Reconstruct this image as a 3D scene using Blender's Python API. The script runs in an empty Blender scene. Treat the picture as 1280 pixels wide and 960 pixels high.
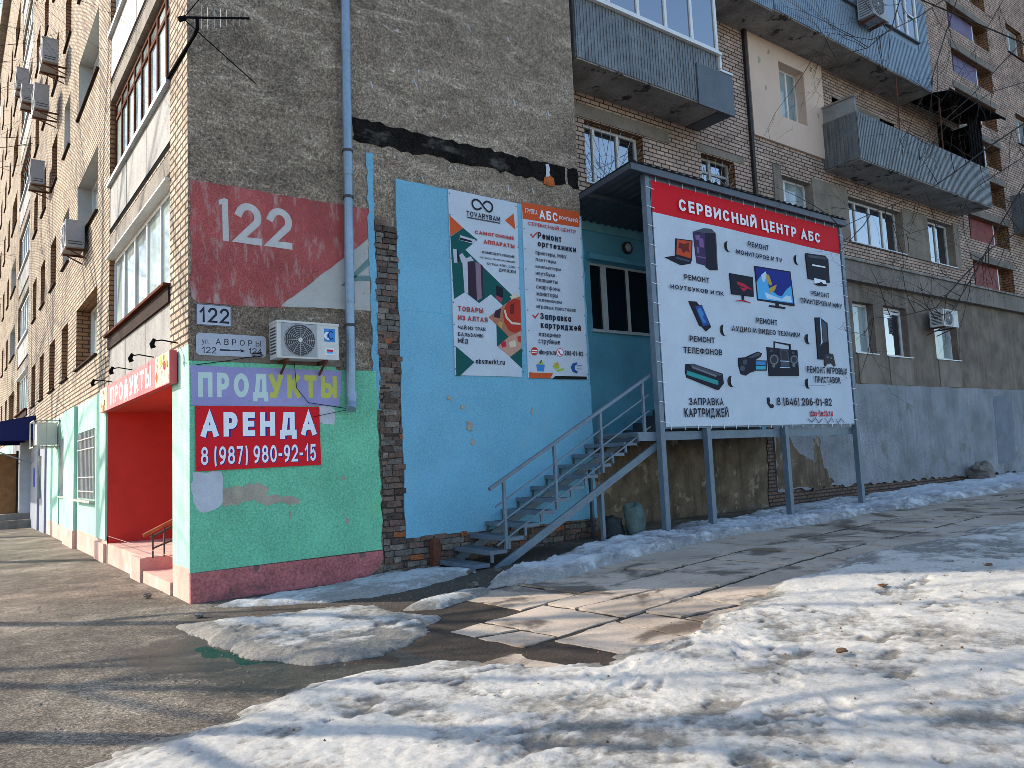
import bpy, math, random
import numpy as np
from mathutils import Vector, Matrix, noise
R_ = math.radians
sc = bpy.context.scene
# ---------------------------------------------------------------- camera, sky, sun, exposure
cam = bpy.data.objects.new('camera', bpy.data.cameras.new('camera'))
sc.collection.objects.link(cam); sc.camera = cam
cam.data.sensor_width = 36.0; cam.data.lens = 36.0*955/1280
cam.data.clip_start = 0.05; cam.data.clip_end = 2000
cx = Vector((0.802, -0.595, -0.044)).normalized()
cf = Vector((0.596, 0.797, 0.095)); cf = (cf - cf.dot(cx)*cx).normalized()
cu = cx.cross(cf)
m3 = Matrix((cx, cu, -cf)).transposed()
cam.matrix_world = Matrix.Translation((-2.495, -10.189, 1.63)) @ m3.to_4x4()
SUN_EL = 29.0
SUN_D = Vector((-0.68, 0.733, 0))                 # towards the sun, on the ground
w = bpy.data.worlds.new('World'); sc.world = w; w.use_nodes = True
nt = w.node_tree; bg = nt.nodes['Background']
sky = nt.nodes.new('ShaderNodeTexSky'); sky.sky_type = 'NISHITA'; sky.sun_disc = False
sky.sun_elevation = R_(SUN_EL); sky.sun_rotation = math.atan2(SUN_D.x, SUN_D.y)
sky.air_density = 1.0; sky.dust_density = 0.8; sky.ozone_density = 1.6
nt.links.new(sky.outputs[0], bg.inputs[0]); bg.inputs[1].default_value = 0.15
sl = bpy.data.lights.new('sun', 'SUN'); sl.energy = 2.95; sl.angle = R_(0.55); sl.color = (1.0, 0.89, 0.73)
so = bpy.data.objects.new('sun', sl); sc.collection.objects.link(so)
d = SUN_D.normalized()*math.cos(R_(SUN_EL)) + Vector((0, 0, math.sin(R_(SUN_EL))))
so.rotation_euler = d.to_track_quat('Z', 'Y').to_euler(); so.location = (-30, 30, 40)
sc.view_settings.view_transform = 'Standard'; sc.view_settings.look = 'None'
sc.view_settings.exposure = 1.3; sc.view_settings.gamma = 1.0
sc.cycles.use_denoising = True; sc.cycles.filter_width = 0.75
rnd = random.Random(5)
# ---------------------------------------------------------------- materials
def lin(c):
    return tuple((v/12.92 if v <= .04045 else ((v+.055)/1.055)**2.4) for v in (x/255 for x in c))
class N:
    def __init__(s, name):
        s.m = bpy.data.materials.new(name); s.m.use_nodes = True
        s.t = s.m.node_tree; s.b = s.t.nodes['Principled BSDF']
    def n(s, ty, **k):
        x = s.t.nodes.new(ty)
        for a, v in k.items(): setattr(x, a, v)
        return x
    def l(s, a, b): s.t.links.new(a, b)
    def coord(s, out='Object', scale=(1, 1, 1)):
        c = s.n('ShaderNodeTexCoord'); mp = s.n('ShaderNodeMapping'); mp.inputs['Scale'].default_value = scale
        if scale == (1, 1, 1): mp.inputs['Rotation'].default_value = (.55, .38, .83)
        s.l(c.outputs[out], mp.inputs[0]); return mp.outputs[0]
    def noise(s, co, scale, detail=6, rough=.6, dist=0):
        x = s.n('ShaderNodeTexNoise'); x.inputs['Scale'].default_value = scale; x.inputs['Detail'].default_value = detail
        x.inputs['Roughness'].default_value = rough; x.inputs['Distortion'].default_value = dist
        s.l(co, x.inputs['Vector']); return x.outputs['Fac']
    def ramp(s, f, stops):
        x = s.n('ShaderNodeValToRGB'); e = x.color_ramp.elements
        while len(e) < len(stops): e.new(.5)
        for el, (p, c) in zip(e, stops): el.position = p; el.color = (*c, 1) if len(c) == 3 else c
        s.l(f, x.inputs[0]); return x.outputs[0]
    def mix(s, f, a, b, blend='MIX'):
        x = s.n('ShaderNodeMix', data_type='RGBA', blend_type=blend)
        if isinstance(f, (int, float)): x.inputs[0].default_value = f
        else: s.l(f, x.inputs[0])
        for i, v in ((6, a), (7, b)):
            if isinstance(v, tuple): x.inputs[i].default_value = (*v, 1)
            else: s.l(v, x.inputs[i])
        return x.outputs[2]
    def bump(s, h, strength, dist=.01, nrm=None):
        x = s.n('ShaderNodeBump'); x.inputs['Strength'].default_value = strength; x.inputs['Distance'].default_value = dist
        s.l(h, x.inputs['Height'])
        if nrm is not None: s.l(nrm, x.inputs['Normal'])
        return x.outputs[0]
def g3(v): return (v, v, v)
def sc3(c, k): return tuple(min(1, x*k) for x in c)
def mat(name, col, var=.25, scale=3.0, rough=.8, bump=.3, bscale=60.0, bdist=.008, spec=.3, metal=0.0, streak=0.0, streak_col=None, patch=None, patch_th=.62, patch_scale=3.0, patch_soft=.04, pstretch=(1, 1, 1), speck=None, splash=None):
    s = N(name); co = s.coord()
    f = s.noise(co, scale)
    c = s.ramp(f, [(.3, sc3(col, 1-var)), (.5, col), (.72, sc3(col, 1+var))])
    fine = s.noise(co, bscale, 4)
    c = s.mix(speck or .35*min(1, var*3), c, s.ramp(fine, [(.34, g3(.12)), (.5, g3(.5)), (.68, g3(.85))]), 'OVERLAY')
    if streak:
        st = s.noise(s.coord(scale=(5, 5, .35)), 1.5, 5)
        k = s.ramp(st, [(.48, g3(0)), (.72, g3(streak))])
        c = s.mix(k, c, streak_col or sc3(col, .35))
    if patch:
        pf = s.noise(s.coord(scale=pstretch), patch_scale, 9, .68)
        k = s.ramp(pf, [(patch_th, g3(0)), (patch_th+patch_soft, g3(1))])
        c = s.mix(k, c, patch)
    if splash:                       # mud splashed up from the ground, and damp
        gx = s.n('ShaderNodeNewGeometry'); sx = s.n('ShaderNodeSeparateXYZ'); s.l(gx.outputs['Position'], sx.inputs[0])
        a_ = s.n('ShaderNodeMath', operation='MULTIPLY_ADD'); s.l(s.noise(co, 3.2, 9, .75), a_.inputs[0]); a_.inputs[1].default_value = 2.0; s.l(sx.outputs[2], a_.inputs[2])
        c = s.mix(s.ramp(a_.outputs[0], [(splash[0]+.8, g3(splash[2])), (splash[1]+1.1, g3(0))]), c, (.10, .085, .07))
    s.l(c, s.b.inputs['Base Color'])
    s.b.inputs['Roughness'].default_value = rough; s.b.inputs['Specular IOR Level'].default_value = spec; s.b.inputs['Metallic'].default_value = metal
    if bump: s.l(s.bump(fine, bump, bdist), s.b.inputs['Normal'])
    return s.m
def roughcast(name, col, dark, light, paint=None):
    """coarse sprayed render: pebbly relief, big uneven tone"""
    s = N(name); co = s.coord()
    big = s.noise(s.coord(scale=(1, 1, 1.6)), .55, 7, .66, .6)
    mid = s.noise(co, 4.5, 7, .7)
    fin = s.noise(co, 24, 6, .85)
    wc = s.coord(scale=(.8, .8, 2.8)); wc.node.inputs['Rotation'].default_value = (0, R_(-24), 0)
    wisp = s.noise(wc, 1.0, 10, .78, 1.0)
    c = s.ramp(big, [(.3, dark), (.5, col), (.7, light)])
    c = s.mix(s.ramp(wisp, [(.50, g3(0)), (.64, g3(.75))]), c, sc3(light, 1.55))
    c = s.mix(.3, c, s.ramp(mid, [(.3, g3(.2)), (.7, g3(.78))]), 'OVERLAY')
    c = s.mix(.45, c, s.ramp(fin, [(.36, g3(.03)), (.5, g3(.46)), (.64, g3(1.0))]), 'OVERLAY')
    for vs, k_ in ((62, .6), (30, .26)):
        pv = s.n('ShaderNodeTexVoronoi'); pv.inputs['Scale'].default_value = vs; s.l(co, pv.inputs['Vector']); sp_ = s.n('ShaderNodeSeparateColor'); s.l(pv.outputs['Color'], sp_.inputs[0])
        c = s.mix(k_, c, s.ramp(sp_.outputs[0], [(.0, g3(.08)), (.4, g3(.45)), (.8, g3(.62)), (1, g3(1.0))]), 'OVERLAY')
    s.l(c, s.b.inputs['Base Color']); s.b.inputs['Roughness'].default_value = .93; s.b.inputs['Specular IOR Level'].default_value = .15
    vor = s.n('ShaderNodeTexVoronoi'); vor.inputs['Scale'].default_value = 42; s.l(co, vor.inputs['Vector'])
    b1 = s.bump(mid, .35, .03); b2 = s.bump(fin, .9, .012, b1); s.l(s.bump(vor.outputs['Distance'], .5, .008, b2), s.b.inputs['Normal'])
    return s.m
def brickmat(name, c1, c2, mortar, rowh=.097, bw=.262, ms=.013, dirt=.3, dirtcol=(.05, .04, .035)):
    s = N(name); uv = s.n('ShaderNodeUVMap'); uv.uv_map = 'UVMap'
    wob = s.noise(uv.outputs[0], 3, 3)
    b = s.n('ShaderNodeTexBrick'); b.inputs['Scale'].default_value = 1; b.inputs['Brick Width'].default_value = bw
    b.inputs['Row Height'].default_value = rowh; b.inputs['Mortar Size'].default_value = ms; b.inputs['Mortar Smooth'].default_value = .25
    b.inputs['Color1'].default_value = (*c1, 1); b.inputs['Color2'].default_value = (*c2, 1); b.inputs['Mortar'].default_value = (*mortar, 1)
    s.l(uv.outputs[0], b.inputs['Vector'])
    c = s.mix(.55, b.outputs['Color'], s.ramp(s.noise(uv.outputs[0], 1.3, 6), [(.3, g3(.25)), (.7, g3(.75))]), 'OVERLAY')
    fin = s.noise(uv.outputs[0], 38, 4)
    c = s.mix(.4, c, s.ramp(fin, [(.3, g3(.2)), (.7, g3(.8))]), 'OVERLAY')
    st = s.noise(uv.outputs[0], .8, 8, .7)
    c = s.mix(s.ramp(st, [(.52, g3(0)), (.75, g3(dirt))]), c, dirtcol)
    s.l(c, s.b.inputs['Base Color']); s.b.inputs['Roughness'].default_value = .9; s.b.inputs['Specular IOR Level'].default_value = .2
    inv = s.n('ShaderNodeMath', operation='SUBTRACT'); inv.inputs[0].default_value = 1; s.l(b.outputs['Fac'], inv.inputs[1])
    s.l(s.bump(fin, .25, .006, s.bump(inv.outputs[0], .9, .014)), s.b.inputs['Normal'])
    return s.m
def glassmat(name, col, rough=.03, ior=1.9, var=0.0):
    s = N(name)
    if var:
        f = s.noise(s.coord(scale=(1.2, 1.2, .5)), 1.2, 3)
        s.l(s.ramp(f, [(.35, sc3(col, 1-var)), (.65, sc3(col, 1+var))]), s.b.inputs['Base Color'])
    else: s.b.inputs['Base Color'].default_value = (*col, 1)
    s.b.inputs['Roughness'].default_value = rough; s.b.inputs['IOR'].default_value = ior
    nz = s.noise(s.coord(), 1.1, 2); s.l(s.bump(nz, .06, .03), s.b.inputs['Normal'])
    return s.m
def flat(name, col, rough=.5, spec=.15, metal=0.0): return mat(name, col, var=.06, scale=2, rough=max(rough, .68), bump=.04, bscale=25, spec=spec, metal=metal)
M = {}
M['stucco'] = roughcast('stucco', (.255, .195, .143), (.165, .128, .096), (.33, .262, .198))
M['stucco_low'] = roughcast('stucco_low', (.19, .142, .104), (.12, .09, .068), (.25, .195, .147))
M['plaster_brown'] = mat('plaster_brown', (.19, .148, .115), .35, 1.6, .92, .5, 45, .012, .15, streak=.5, streak_col=(.06, .05, .042))
M['plaster_dirty'] = mat('plaster_dirty', (.15, .11, .075), .45, 2.2, .92, .6, 40, .015, .15, streak=.6, streak_col=(.05, .038, .028), patch=(.27, .22, .16), patch_th=.57, patch_scale=2.6)
M['plaster_grey'] = mat('plaster_grey', (.245, .252, .268), .3, .9, .9, .5, 30, .015, .15, streak=.4, streak_col=(.12, .12, .125), patch=(.17, .16, .145), patch_th=.56, patch_scale=1.1, patch_soft=.1, speck=.4)
M['plaster_surround'] = mat('plaster_surround', (.23, .188, .15), .25, 2, .92, .4, 50, .01, .15, streak=.3)
M['concrete'] = mat('concrete', (.27, .24, .205), .3, 1.8, .9, .4, 40, .012, .15, streak=.5, streak_col=(.09, .08, .07))
M['concrete_dark'] = mat('concrete_dark', (.26, .235, .21), .4, 1.5, .9, .4, 30, .012, .15, patch=(.06, .05, .045), patch_th=.58, patch_scale=2)
M['belt'] = mat('belt', (.21, .18, .15), .25, 1.2, .9, .4, 40, .012, .15, streak=.4)
M['brick_cream'] = brickmat('brick_cream', (.52, .43, .325), (.40, .305, .22), (.06, .045, .035), ms=.017, dirt=.5)
M['brick_tan'] = brickmat('brick_tan', (.52, .37, .285), (.39, .26, .195), (.05, .042, .038), dirt=.35)
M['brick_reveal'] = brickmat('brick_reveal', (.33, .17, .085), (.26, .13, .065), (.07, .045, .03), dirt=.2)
M['brick_old'] = brickmat('brick_old', (.19, .115, .085), (.13, .09, .07), (.045, .038, .034), rowh=.088, bw=.25, ms=.016, dirt=.75, dirtcol=(.10, .088, .076))
M['green'] = mat('green', (.165, .50, .315), .14, 1.4, .85, .8, 40, .014, .2, speck=.34, streak=.12, streak_col=(.32, .58, .42), splash=(.1, .75, .28), patch=(.19, .50, .18), patch_th=.6, patch_scale=.9, patch_soft=.18)
M['green_facade'] = mat('green_facade', (.34, .60, .47), .14, 1.6, .85, .5, 60, .012, .2, streak=.35, streak_col=(.62, .64, .58))
M['pink'] = mat('pink', (.42, .135, .135), .25, 3, .88, .8, 30, .02, .2, speck=.45, splash=(-.1, .25, .7), patch=(.16, .10, .095), patch_th=.6, patch_scale=3)
M['pink_facade'] = mat('pink_facade', (.62, .40, .33), .2, 2.5, .88, .5, 50, .012, .2, patch=(.55, .53, .47), patch_th=.58, patch_scale=2.5)
M['blue'] = mat('blue', (.205, .58, .80), .10, 1.2, .85, .8, 40, .014, .2, speck=.3, streak=.1, streak_col=(.32, .52, .62), splash=(.3, .95, .35), patch=(.32, .60, .74), patch_th=.58, patch_scale=.8, patch_soft=.2)
M['turquoise'] = mat('turquoise', (.16, .47, .60), .18, 1.5, .85, .3, 60, .008, .2)
M['turquoise_light'] = mat('turquoise_light', (.24, .56, .62), .15, 2, .85, .3, 60, .008, .2)
M['red_wall'] = mat('red_wall', (.60, .055, .04), .12, 1.8, .8, .35, 55, .01, .25)
M['red_ceiling'] = mat('red_ceiling', (.55, .07, .05), .1, 1.8, .8, .3, 55, .008, .25)
M['black_tar'] = mat('black_tar', (.014, .012, .011), .5, 3, .95, .9, 30, .03, .04, patch=(.13, .12, .105), patch_th=.55, patch_scale=2.6, patch_soft=.16, pstretch=(.5, 1, 1), speck=.8)
M['mural_red'] = mat('mural_red', (.36, .085, .08), .22, 1.5, .9, .3, 60, .008, .15, patch=(.42, .28, .25), patch_th=.52, patch_scale=4.5, patch_soft=.16, pstretch=(1.6, 1.6, .5), speck=.5)
M['mural_white'] = mat('mural_white', (.42, .41, .38), .12, 2.5, .9, .3, 60, .008, .15, patch=(.26, .24, .22), patch_th=.62, patch_scale=4)
M['mural_digit'] = mat('mural_digit', (.50, .47, .45), .12, 5, .9, .2, 60, .006, .15)
M['mural_teal'] = mat('mural_teal', (.14, .22, .22), .2, 4, .9, .2, 60, .006, .15)
M['patch_grey'] = mat('patch_grey', (.50, .52, .56), .12, 4, .85, .5, 70, .01, .2)
M['patch_tan'] = mat('patch_tan', (.37, .32, .25), .2, 6, .85, .5, 70, .01, .2)
M['frame_white'] = mat('frame_white', (.68, .68, .67), .08, 3, .45, .05, 30, .003, .4)
M['frame_old'] = mat('frame_old', (.42, .40, .37), .2, 5, .6, .2, 30, .004, .3)
M['wood_brown'] = mat('wood_brown', (.10, .03, .016), .35, 4, .85, .3, 30, .004, .06)
M['sill_dark'] = mat('sill_dark', (.045, .032, .028), .3, 4, .9, .2, 30, .004, .06)
M['sill_metal'] = mat('sill_metal', (.42, .44, .46), .2, 4, .45, .1, 20, .003, .4, .3)
M['glass_dark'] = glassmat('glass_dark', (.012, .017, .024), ior=3.4)
M['glass_room'] = glassmat('glass_room', (.008, .010, .013), ior=1.6)
M['glass_curtain'] = glassmat('glass_curtain', (.26, .30, .29), .05, 1.6, .35)
M['glass_pale'] = glassmat('glass_pale', (.42, .50, .48), .05, 1.7, .3)  # pale base holds both the curtains and a painted sky reflection
M['curtain_grey'] = mat('curtain_grey', (.42, .40, .38), .2, 3, .9, .1)
M['panel_grey'] = mat('panel_grey', (.25, .245, .235), .25, 2, .7, .1, 30, .004, .3, streak=.5, streak_col=(.33, .31, .29))
M['panel_white'] = mat('panel_white', (.38, .365, .345), .1, 2, .7, .1, 30, .004, .3, streak=.3, streak_col=(.5, .48, .46))
M['corrugated'] = mat('corrugated', (.16, .165, .165), .3, 1.3, .5, .12, 20, .004, .45, .35, streak=.6, streak_col=(.045, .045, .048))
M['corrugated_blue'] = mat('corrugated_blue', (.20, .255, .31), .15, 1.2, .5, .1, 20, .004, .4, .2, streak=.25, streak_col=(.13, .16, .20))
M['sheet_grey'] = mat('sheet_grey', (.09, .10, .11), .15, 2, .5, .06, 20, .003, .4, .3)
M['pink_panel'] = mat('pink_panel', (.66, .48, .37), .06, 1.2, .88, .25, 60, .006, .2)
M['panel_red'] = mat('panel_red', (.21, .045, .04), .3, 3, .7, .2, 25, .006, .3)
M['panel_purple'] = mat('panel_purple', (.135, .105, .19), .2, 2, .6, .1, 25, .004, .3)
M['steel_blue'] = mat('steel_blue', (.125, .165, .205), .18, 4, .5, .15, 40, .003, .4, .15, patch=(.10, .075, .06), patch_th=.66, patch_scale=7)
M['steel_dark'] = mat('steel_dark', (.07, .08, .095), .15, 4, .5, .1, 40, .003, .4, .2)
M['tread'] = mat('tread', (.085, .105, .115), .3, 4, .7, .3, 30, .006, .3, patch=(.17, .15, .125), patch_th=.56, patch_scale=5)
M['black'] = mat('black', (.008, .008, .009), .2, 5, .95, .1, spec=.02)
M['rust'] = mat('rust', (.12, .045, .025), .4, 6, .85, .4, 30)
M['pipe_blue'] = mat('pipe_blue', (.24, .32, .40), .12, 2, .45, .08, 20, .003, .45, .35, streak=.4, streak_col=(.13, .15, .17))
M['pipe_black'] = mat('pipe_black', (.03, .024, .022), .3, 4, .7, .2)
M['ac_white'] = mat('ac_white', (.56, .55, .52), .08, 3, .5, .05, 30, .003, .4, streak=.3, streak_col=(.4, .38, .34))
M['ac_grey'] = mat('ac_grey', (.32, .32, .33), .12, 3, .5, .05, 30, .003, .4)
M['ac_dark'] = mat('ac_dark', (.05, .052, .055), .2, 6, .6, .2)
M['banner_white'] = flat('banner_white', (.52, .575, .645), .42)
M['poster_white'] = flat('poster_white', (.50, .55, .61), .45)
M['plate_white'] = flat('plate_white', (.42, .44, .50), .4)
M['banner_red'] = flat('banner_red', (.62, .008, .018), .42)
M['aren_red'] = flat('aren_red', (.66, .012, .022), .45)
M['lilac_paint'] = mat('lilac_paint', (.30, .28, .50), .1, 2, .7, .2, 50, .004, .2, patch=(.36, .36, .52), patch_th=.6, patch_scale=3, patch_soft=.15)
M['shop_red'] = mat('shop_red', (.62, .09, .10), .1, 2, .5, .05)
M['produce'] = mat('produce', (.62, .50, .30), .6, 6, .5, .05, patch=(.45, .16, .18), patch_th=.55, patch_scale=8)
M['awning_blue'] = mat('awning_blue', (.006, .012, .10), .1, 2, .7, .1)
M['wood_door'] = mat('wood_door', (.30, .14, .05), .3, 4, .6, .2, 30)
M['door_grey'] = mat('door_grey', (.30, .32, .38), .12, 2, .6, .1)
M['pale_pier'] = mat('pale_pier', (.55, .56, .58), .12, 2, .8, .3)
M['fog_grille'] = mat('fog_grille', (.45, .44, .43), .1, 3, .6, .1)
M['rail_green'] = mat('rail_green', (.05, .075, .06), .2, 4, .6, .1)
M['bark'] = mat('bark', (.045, .034, .027), .35, 8, .9, .6, 60, .01, .15)
M['sack'] = mat('sack', (.10, .14, .13), .3, 5, .85, .5, 40, .01, .2)
M['sack_dark'] = mat('sack_dark', (.035, .042, .045), .3, 5, .8, .5, 40, .01, .2)
M['stone'] = mat('stone', (.17, .15, .13), .35, 4, .9, .7, 25, .03, .2)
M['leaf_brown'] = mat('leaf_brown', (.15, .08, .04), .4, 20, .9, .3)
M['cable'] = flat('cable', (.015, .015, .016), .6)
M['zip'] = flat('zip', (.75, .77, .8), .5)
M['lamp_glass'] = flat('lamp_glass', (.5, .5, .48), .3)
INK = dict(white=(.80, .82, .86), ink=(.022, .022, .035), ink2=(.05, .05, .075), red=(.50, .015, .03), rust=(.47, .05, .035), brick=(.50, .05, .04), mint=(.52, .64, .60), yellow=(.50, .50, .10),
 dark=(.014, .014, .026), dark2=(.035, .035, .045), slate=(.07, .075, .10), violet=(.05, .03, .085), lilac=(.20, .10, .26), flame=(.52, .07, .025), ember=(.16, .02, .015), crimson=(.50, .02, .05), navy=(.012, .025, .22), cyan=(.09, .40, .72), pale=(.50, .66, .80), gold=(.50, .31, .06), sky=(.05, .22, .50), cyan2=(.05, .38, .48), blue=(.025, .075, .27), grey=(.16, .17, .19), teal=(.03, .28, .27), black=(.012, .012, .013),
 bottle=(.008, .085, .08), orange=(.56, .09, .025), chrome=(.46, .46, .52), plum=(.04, .022, .04), mauve=(.23, .16, .20), rosey=(.30, .06, .09), flower=(.40, .16, .10), flower2=(.50, .27, .20), teapot=(.42, .035, .02), cream=(.62, .52, .38), lime=(.34, .46, .05), white2=(.7, .72, .75))
def ink(c):
    k = 'ink_'+c
    if k not in M: M[k] = flat(k, INK[c], .45)
    return M[k]
# ---------------------------------------------------------------- builders
class Pl:
    """a wall plane: u along the wall, w out of it, z up"""
    def __init__(s, f): s.f = f
    def __call__(s, u, w, z): return s.f(u, w, z)
REAR = 1.0
GAB = Pl(lambda u, w, z: (u, -w, z))
REA = Pl(lambda u, w, z: (u, REAR-w, z))
FAC = Pl(lambda u, w, z: (-w, u, z))
BRD = Pl(lambda u, w, z: (u, -1.2-w, z))
WLD = Pl(lambda x, y, z: (x, y, z))
ORG = {}
def link(o): sc.collection.objects.link(o)
def tag(o, label=None, cat=None, group=None, kind=None):
    if label: o['label'] = label
    if cat: o['category'] = cat
    if group: o['group'] = group
    if kind: o['kind'] = kind
    return o
def thing(name, loc, label, cat, group=None):
    o = bpy.data.objects.new(name, None); link(o); o.location = loc; o.empty_display_size = .2
    ORG[o.name] = Vector(loc); return tag(o, label, cat, group)
class MB:
    def __init__(s, pl=WLD): s.v = []; s.f = []; s.mi = []; s.mats = []; s.pl = pl; s.smooth = False
    def idx(s, m):
        if m not in s.mats: s.mats.append(m)
        return s.mats.index(m)
    def face(s, pts, m):
        b = len(s.v); s.v += [tuple(p) for p in pts]; s.f.append(tuple(range(b, b+len(pts)))); s.mi.append(s.idx(m))
    def box(s, u0, u1, w0, w1, z0, z1, m, pl=None):
        P = pl or s.pl; b = len(s.v)
        s.v += [P(u, w, z) for z in (z0, z1) for w in (w0, w1) for u in (u0, u1)]
        for q in ((0, 1, 3, 2), (4, 5, 7, 6), (0, 1, 5, 4), (2, 3, 7, 6), (0, 2, 6, 4), (1, 3, 7, 5)):
            s.f.append(tuple(b+i for i in q)); s.mi.append(s.idx(m))
        return s
    def prism(s, pts, w0, w1, m, pl=None, sidem=None):
        """polygon pts in (u,z), from depth w0 to w1"""
        P = pl or s.pl; b = len(s.v); n = len(pts)
        s.v += [P(u, w0, z) for u, z in pts] + [P(u, w1, z) for u, z in pts]
        s.f.append(tuple(range(b+n, b+2*n))); s.mi.append(s.idx(m))
        for i in range(n):
            j = (i+1) % n; s.f.append((b+i, b+j, b+n+j, b+n+i)); s.mi.append(s.idx(sidem or m))
        return s
    def tube(s, pts, rads, m, n=8, cap=True):
        pts = [Vector(p) for p in pts]
        if isinstance(rads, (int, float)): rads = [rads]*len(pts)
        b = len(s.v); k = s.idx(m); ref = None
        for i, p in enumerate(pts):
            t = (pts[min(i+1, len(pts)-1)] - pts[max(i-1, 0)]).normalized()
            if ref is None: ref = t.orthogonal().normalized()
            a = (ref - ref.dot(t)*t)
            a = a.normalized() if a.length > 1e-6 else t.orthogonal().normalized()
            ref = a; c = t.cross(a)
            s.v += [tuple(p + rads[i]*(math.cos(2*math.pi*j/n)*a + math.sin(2*math.pi*j/n)*c)) for j in range(n)]
        for i in range(len(pts)-1):
            for j in range(n):
                q = (j+1) % n; s.f.append((b+i*n+j, b+i*n+q, b+(i+1)*n+q, b+(i+1)*n+j)); s.mi.append(k)
        if cap:
            s.f.append(tuple(b+j for j in range(n))); s.mi.append(k)
            e = b+(len(pts)-1)*n; s.f.append(tuple(e+j for j in range(n))); s.mi.append(k)
        return s
    def bar(s, a, b, wu, wv, m):
        """square bar from a to b"""
        a = Vector(a); b_ = Vector(b); t = (b_-a).normalized()
        up = Vector((0, 0, 1)) if abs(t.z) < .95 else Vector((0, 1, 0))
        x = t.cross(up).normalized(); y = x.cross(t).normalized(); o = len(s.v)
        for p in (a, b_):
            for i, j in ((-1, -1), (1, -1), (1, 1), (-1, 1)): s.v.append(tuple(p + x*(i*wu/2) + y*(j*wv/2)))
        for q in ((0, 1, 2, 3), (4, 5, 6, 7), (0, 1, 5, 4), (1, 2, 6, 5), (2, 3, 7, 6), (3, 0, 4, 7)):
            s.f.append(tuple(o+i for i in q)); s.mi.append(s.idx(m))
        return s
    def build(s, name, parent=None, label=None, cat=None, group=None, kind=None, smooth=False):
        me = bpy.data.meshes.new(name)
        org = Vector((0, 0, 0)); p = parent
        while p is not None:
            if p.name in ORG: org = ORG[p.name]
            p = p.parent
        V = np.array(s.v, dtype=float).reshape(-1, 3)
        me.from_pydata([tuple(r) for r in (V - np.array(org))], [], s.f)
        for m in s.mats: me.materials.append(m)
        me.polygons.foreach_set('material_index', s.mi)
        uvl = me.uv_layers.new(name='UVMap')
        uv = np.zeros((len(me.loops), 2)); k = 0
        nr = np.zeros(len(me.polygons)*3); me.polygons.foreach_get('normal', nr); nr = np.abs(nr.reshape(-1, 3))
        ax = nr.argmax(1)
        lv = np.zeros(len(me.loops), dtype=np.int32); me.loops.foreach_get('vertex_index', lv)
        lt = np.zeros(len(me.polygons), dtype=np.int32); me.polygons.foreach_get('loop_total', lt)
        la = np.repeat(ax, lt); W = V[lv]
        uv[:, 0] = np.where(la == 0, W[:, 1], W[:, 0]); uv[:, 1] = np.where(la == 2, W[:, 1], W[:, 2])
        uvl.data.foreach_set('uv', uv.ravel())
        if smooth: me.polygons.foreach_set('use_smooth', [True]*len(me.polygons))
        me.validate(); me.update()
        o = bpy.data.objects.new(name, me); link(o)
        if parent is not None: o.parent = parent
        return tag(o, label, cat, group, kind)
def jag(pts, step, amp, closed=True, seed=1):
    """subdivide a polygon's edges and roughen them"""
    r = random.Random(seed); out = []; n = len(pts)
    for i in range(n if closed else n-1):
        a, b = pts[i], pts[(i+1) % n]; L = math.hypot(b[0]-a[0], b[1]-a[1]); k = max(1, int(L/step))
        for j in range(k):
            t = j/k; q = amp if j else amp*.5
            out.append((a[0]+(b[0]-a[0])*t+r.uniform(-q, q), a[1]+(b[1]-a[1])*t+r.uniform(-q, q)))
    return out
def wall(mb, pl, u0, u1, z0, z1, holes, m, depth=.28, rm=None, w=0.0):
    """wall face with openings and their reveals"""
    us = sorted({u0, u1, *[h[0] for h in holes], *[h[1] for h in holes]}); us = [u for u in us if u0 <= u <= u1]
    zs = sorted({z0, z1, *[h[2] for h in holes], *[h[3] for h in holes]}); zs = [z for z in zs if z0 <= z <= z1]
    for j in range(len(zs)-1):
        zc = (zs[j]+zs[j+1])/2; run = None
        for i in range(len(us)-1):
            uc = (us[i]+us[i+1])/2
            solid = not any(h[0] < uc < h[1] and h[2] < zc < h[3] for h in holes)
            if solid and run is None: run = us[i]
            if run is not None and (not solid or i == len(us)-2):
                e = us[i+1] if solid else us[i]
                mb.face([pl(run, w, zs[j]), pl(e, w, zs[j]), pl(e, w, zs[j+1]), pl(run, w, zs[j+1])], m); run = None
    for h in holes:
        a, b, c, d_ = h[:4]; r = h[4] if len(h) > 4 and h[4] else (rm or m); dp = h[5] if len(h) > 5 else depth
        for q in (((a, c), (a, d_)), ((b, c), (b, d_)), ((a, c), (b, c)), ((a, d_), (b, d_))):
            (p0, s0), (p1, s1) = q
            mb.face([pl(p0, w, s0), pl(p1, w, s1), pl(p1, w-dp, s1), pl(p0, w-dp, s0)], r)
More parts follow.
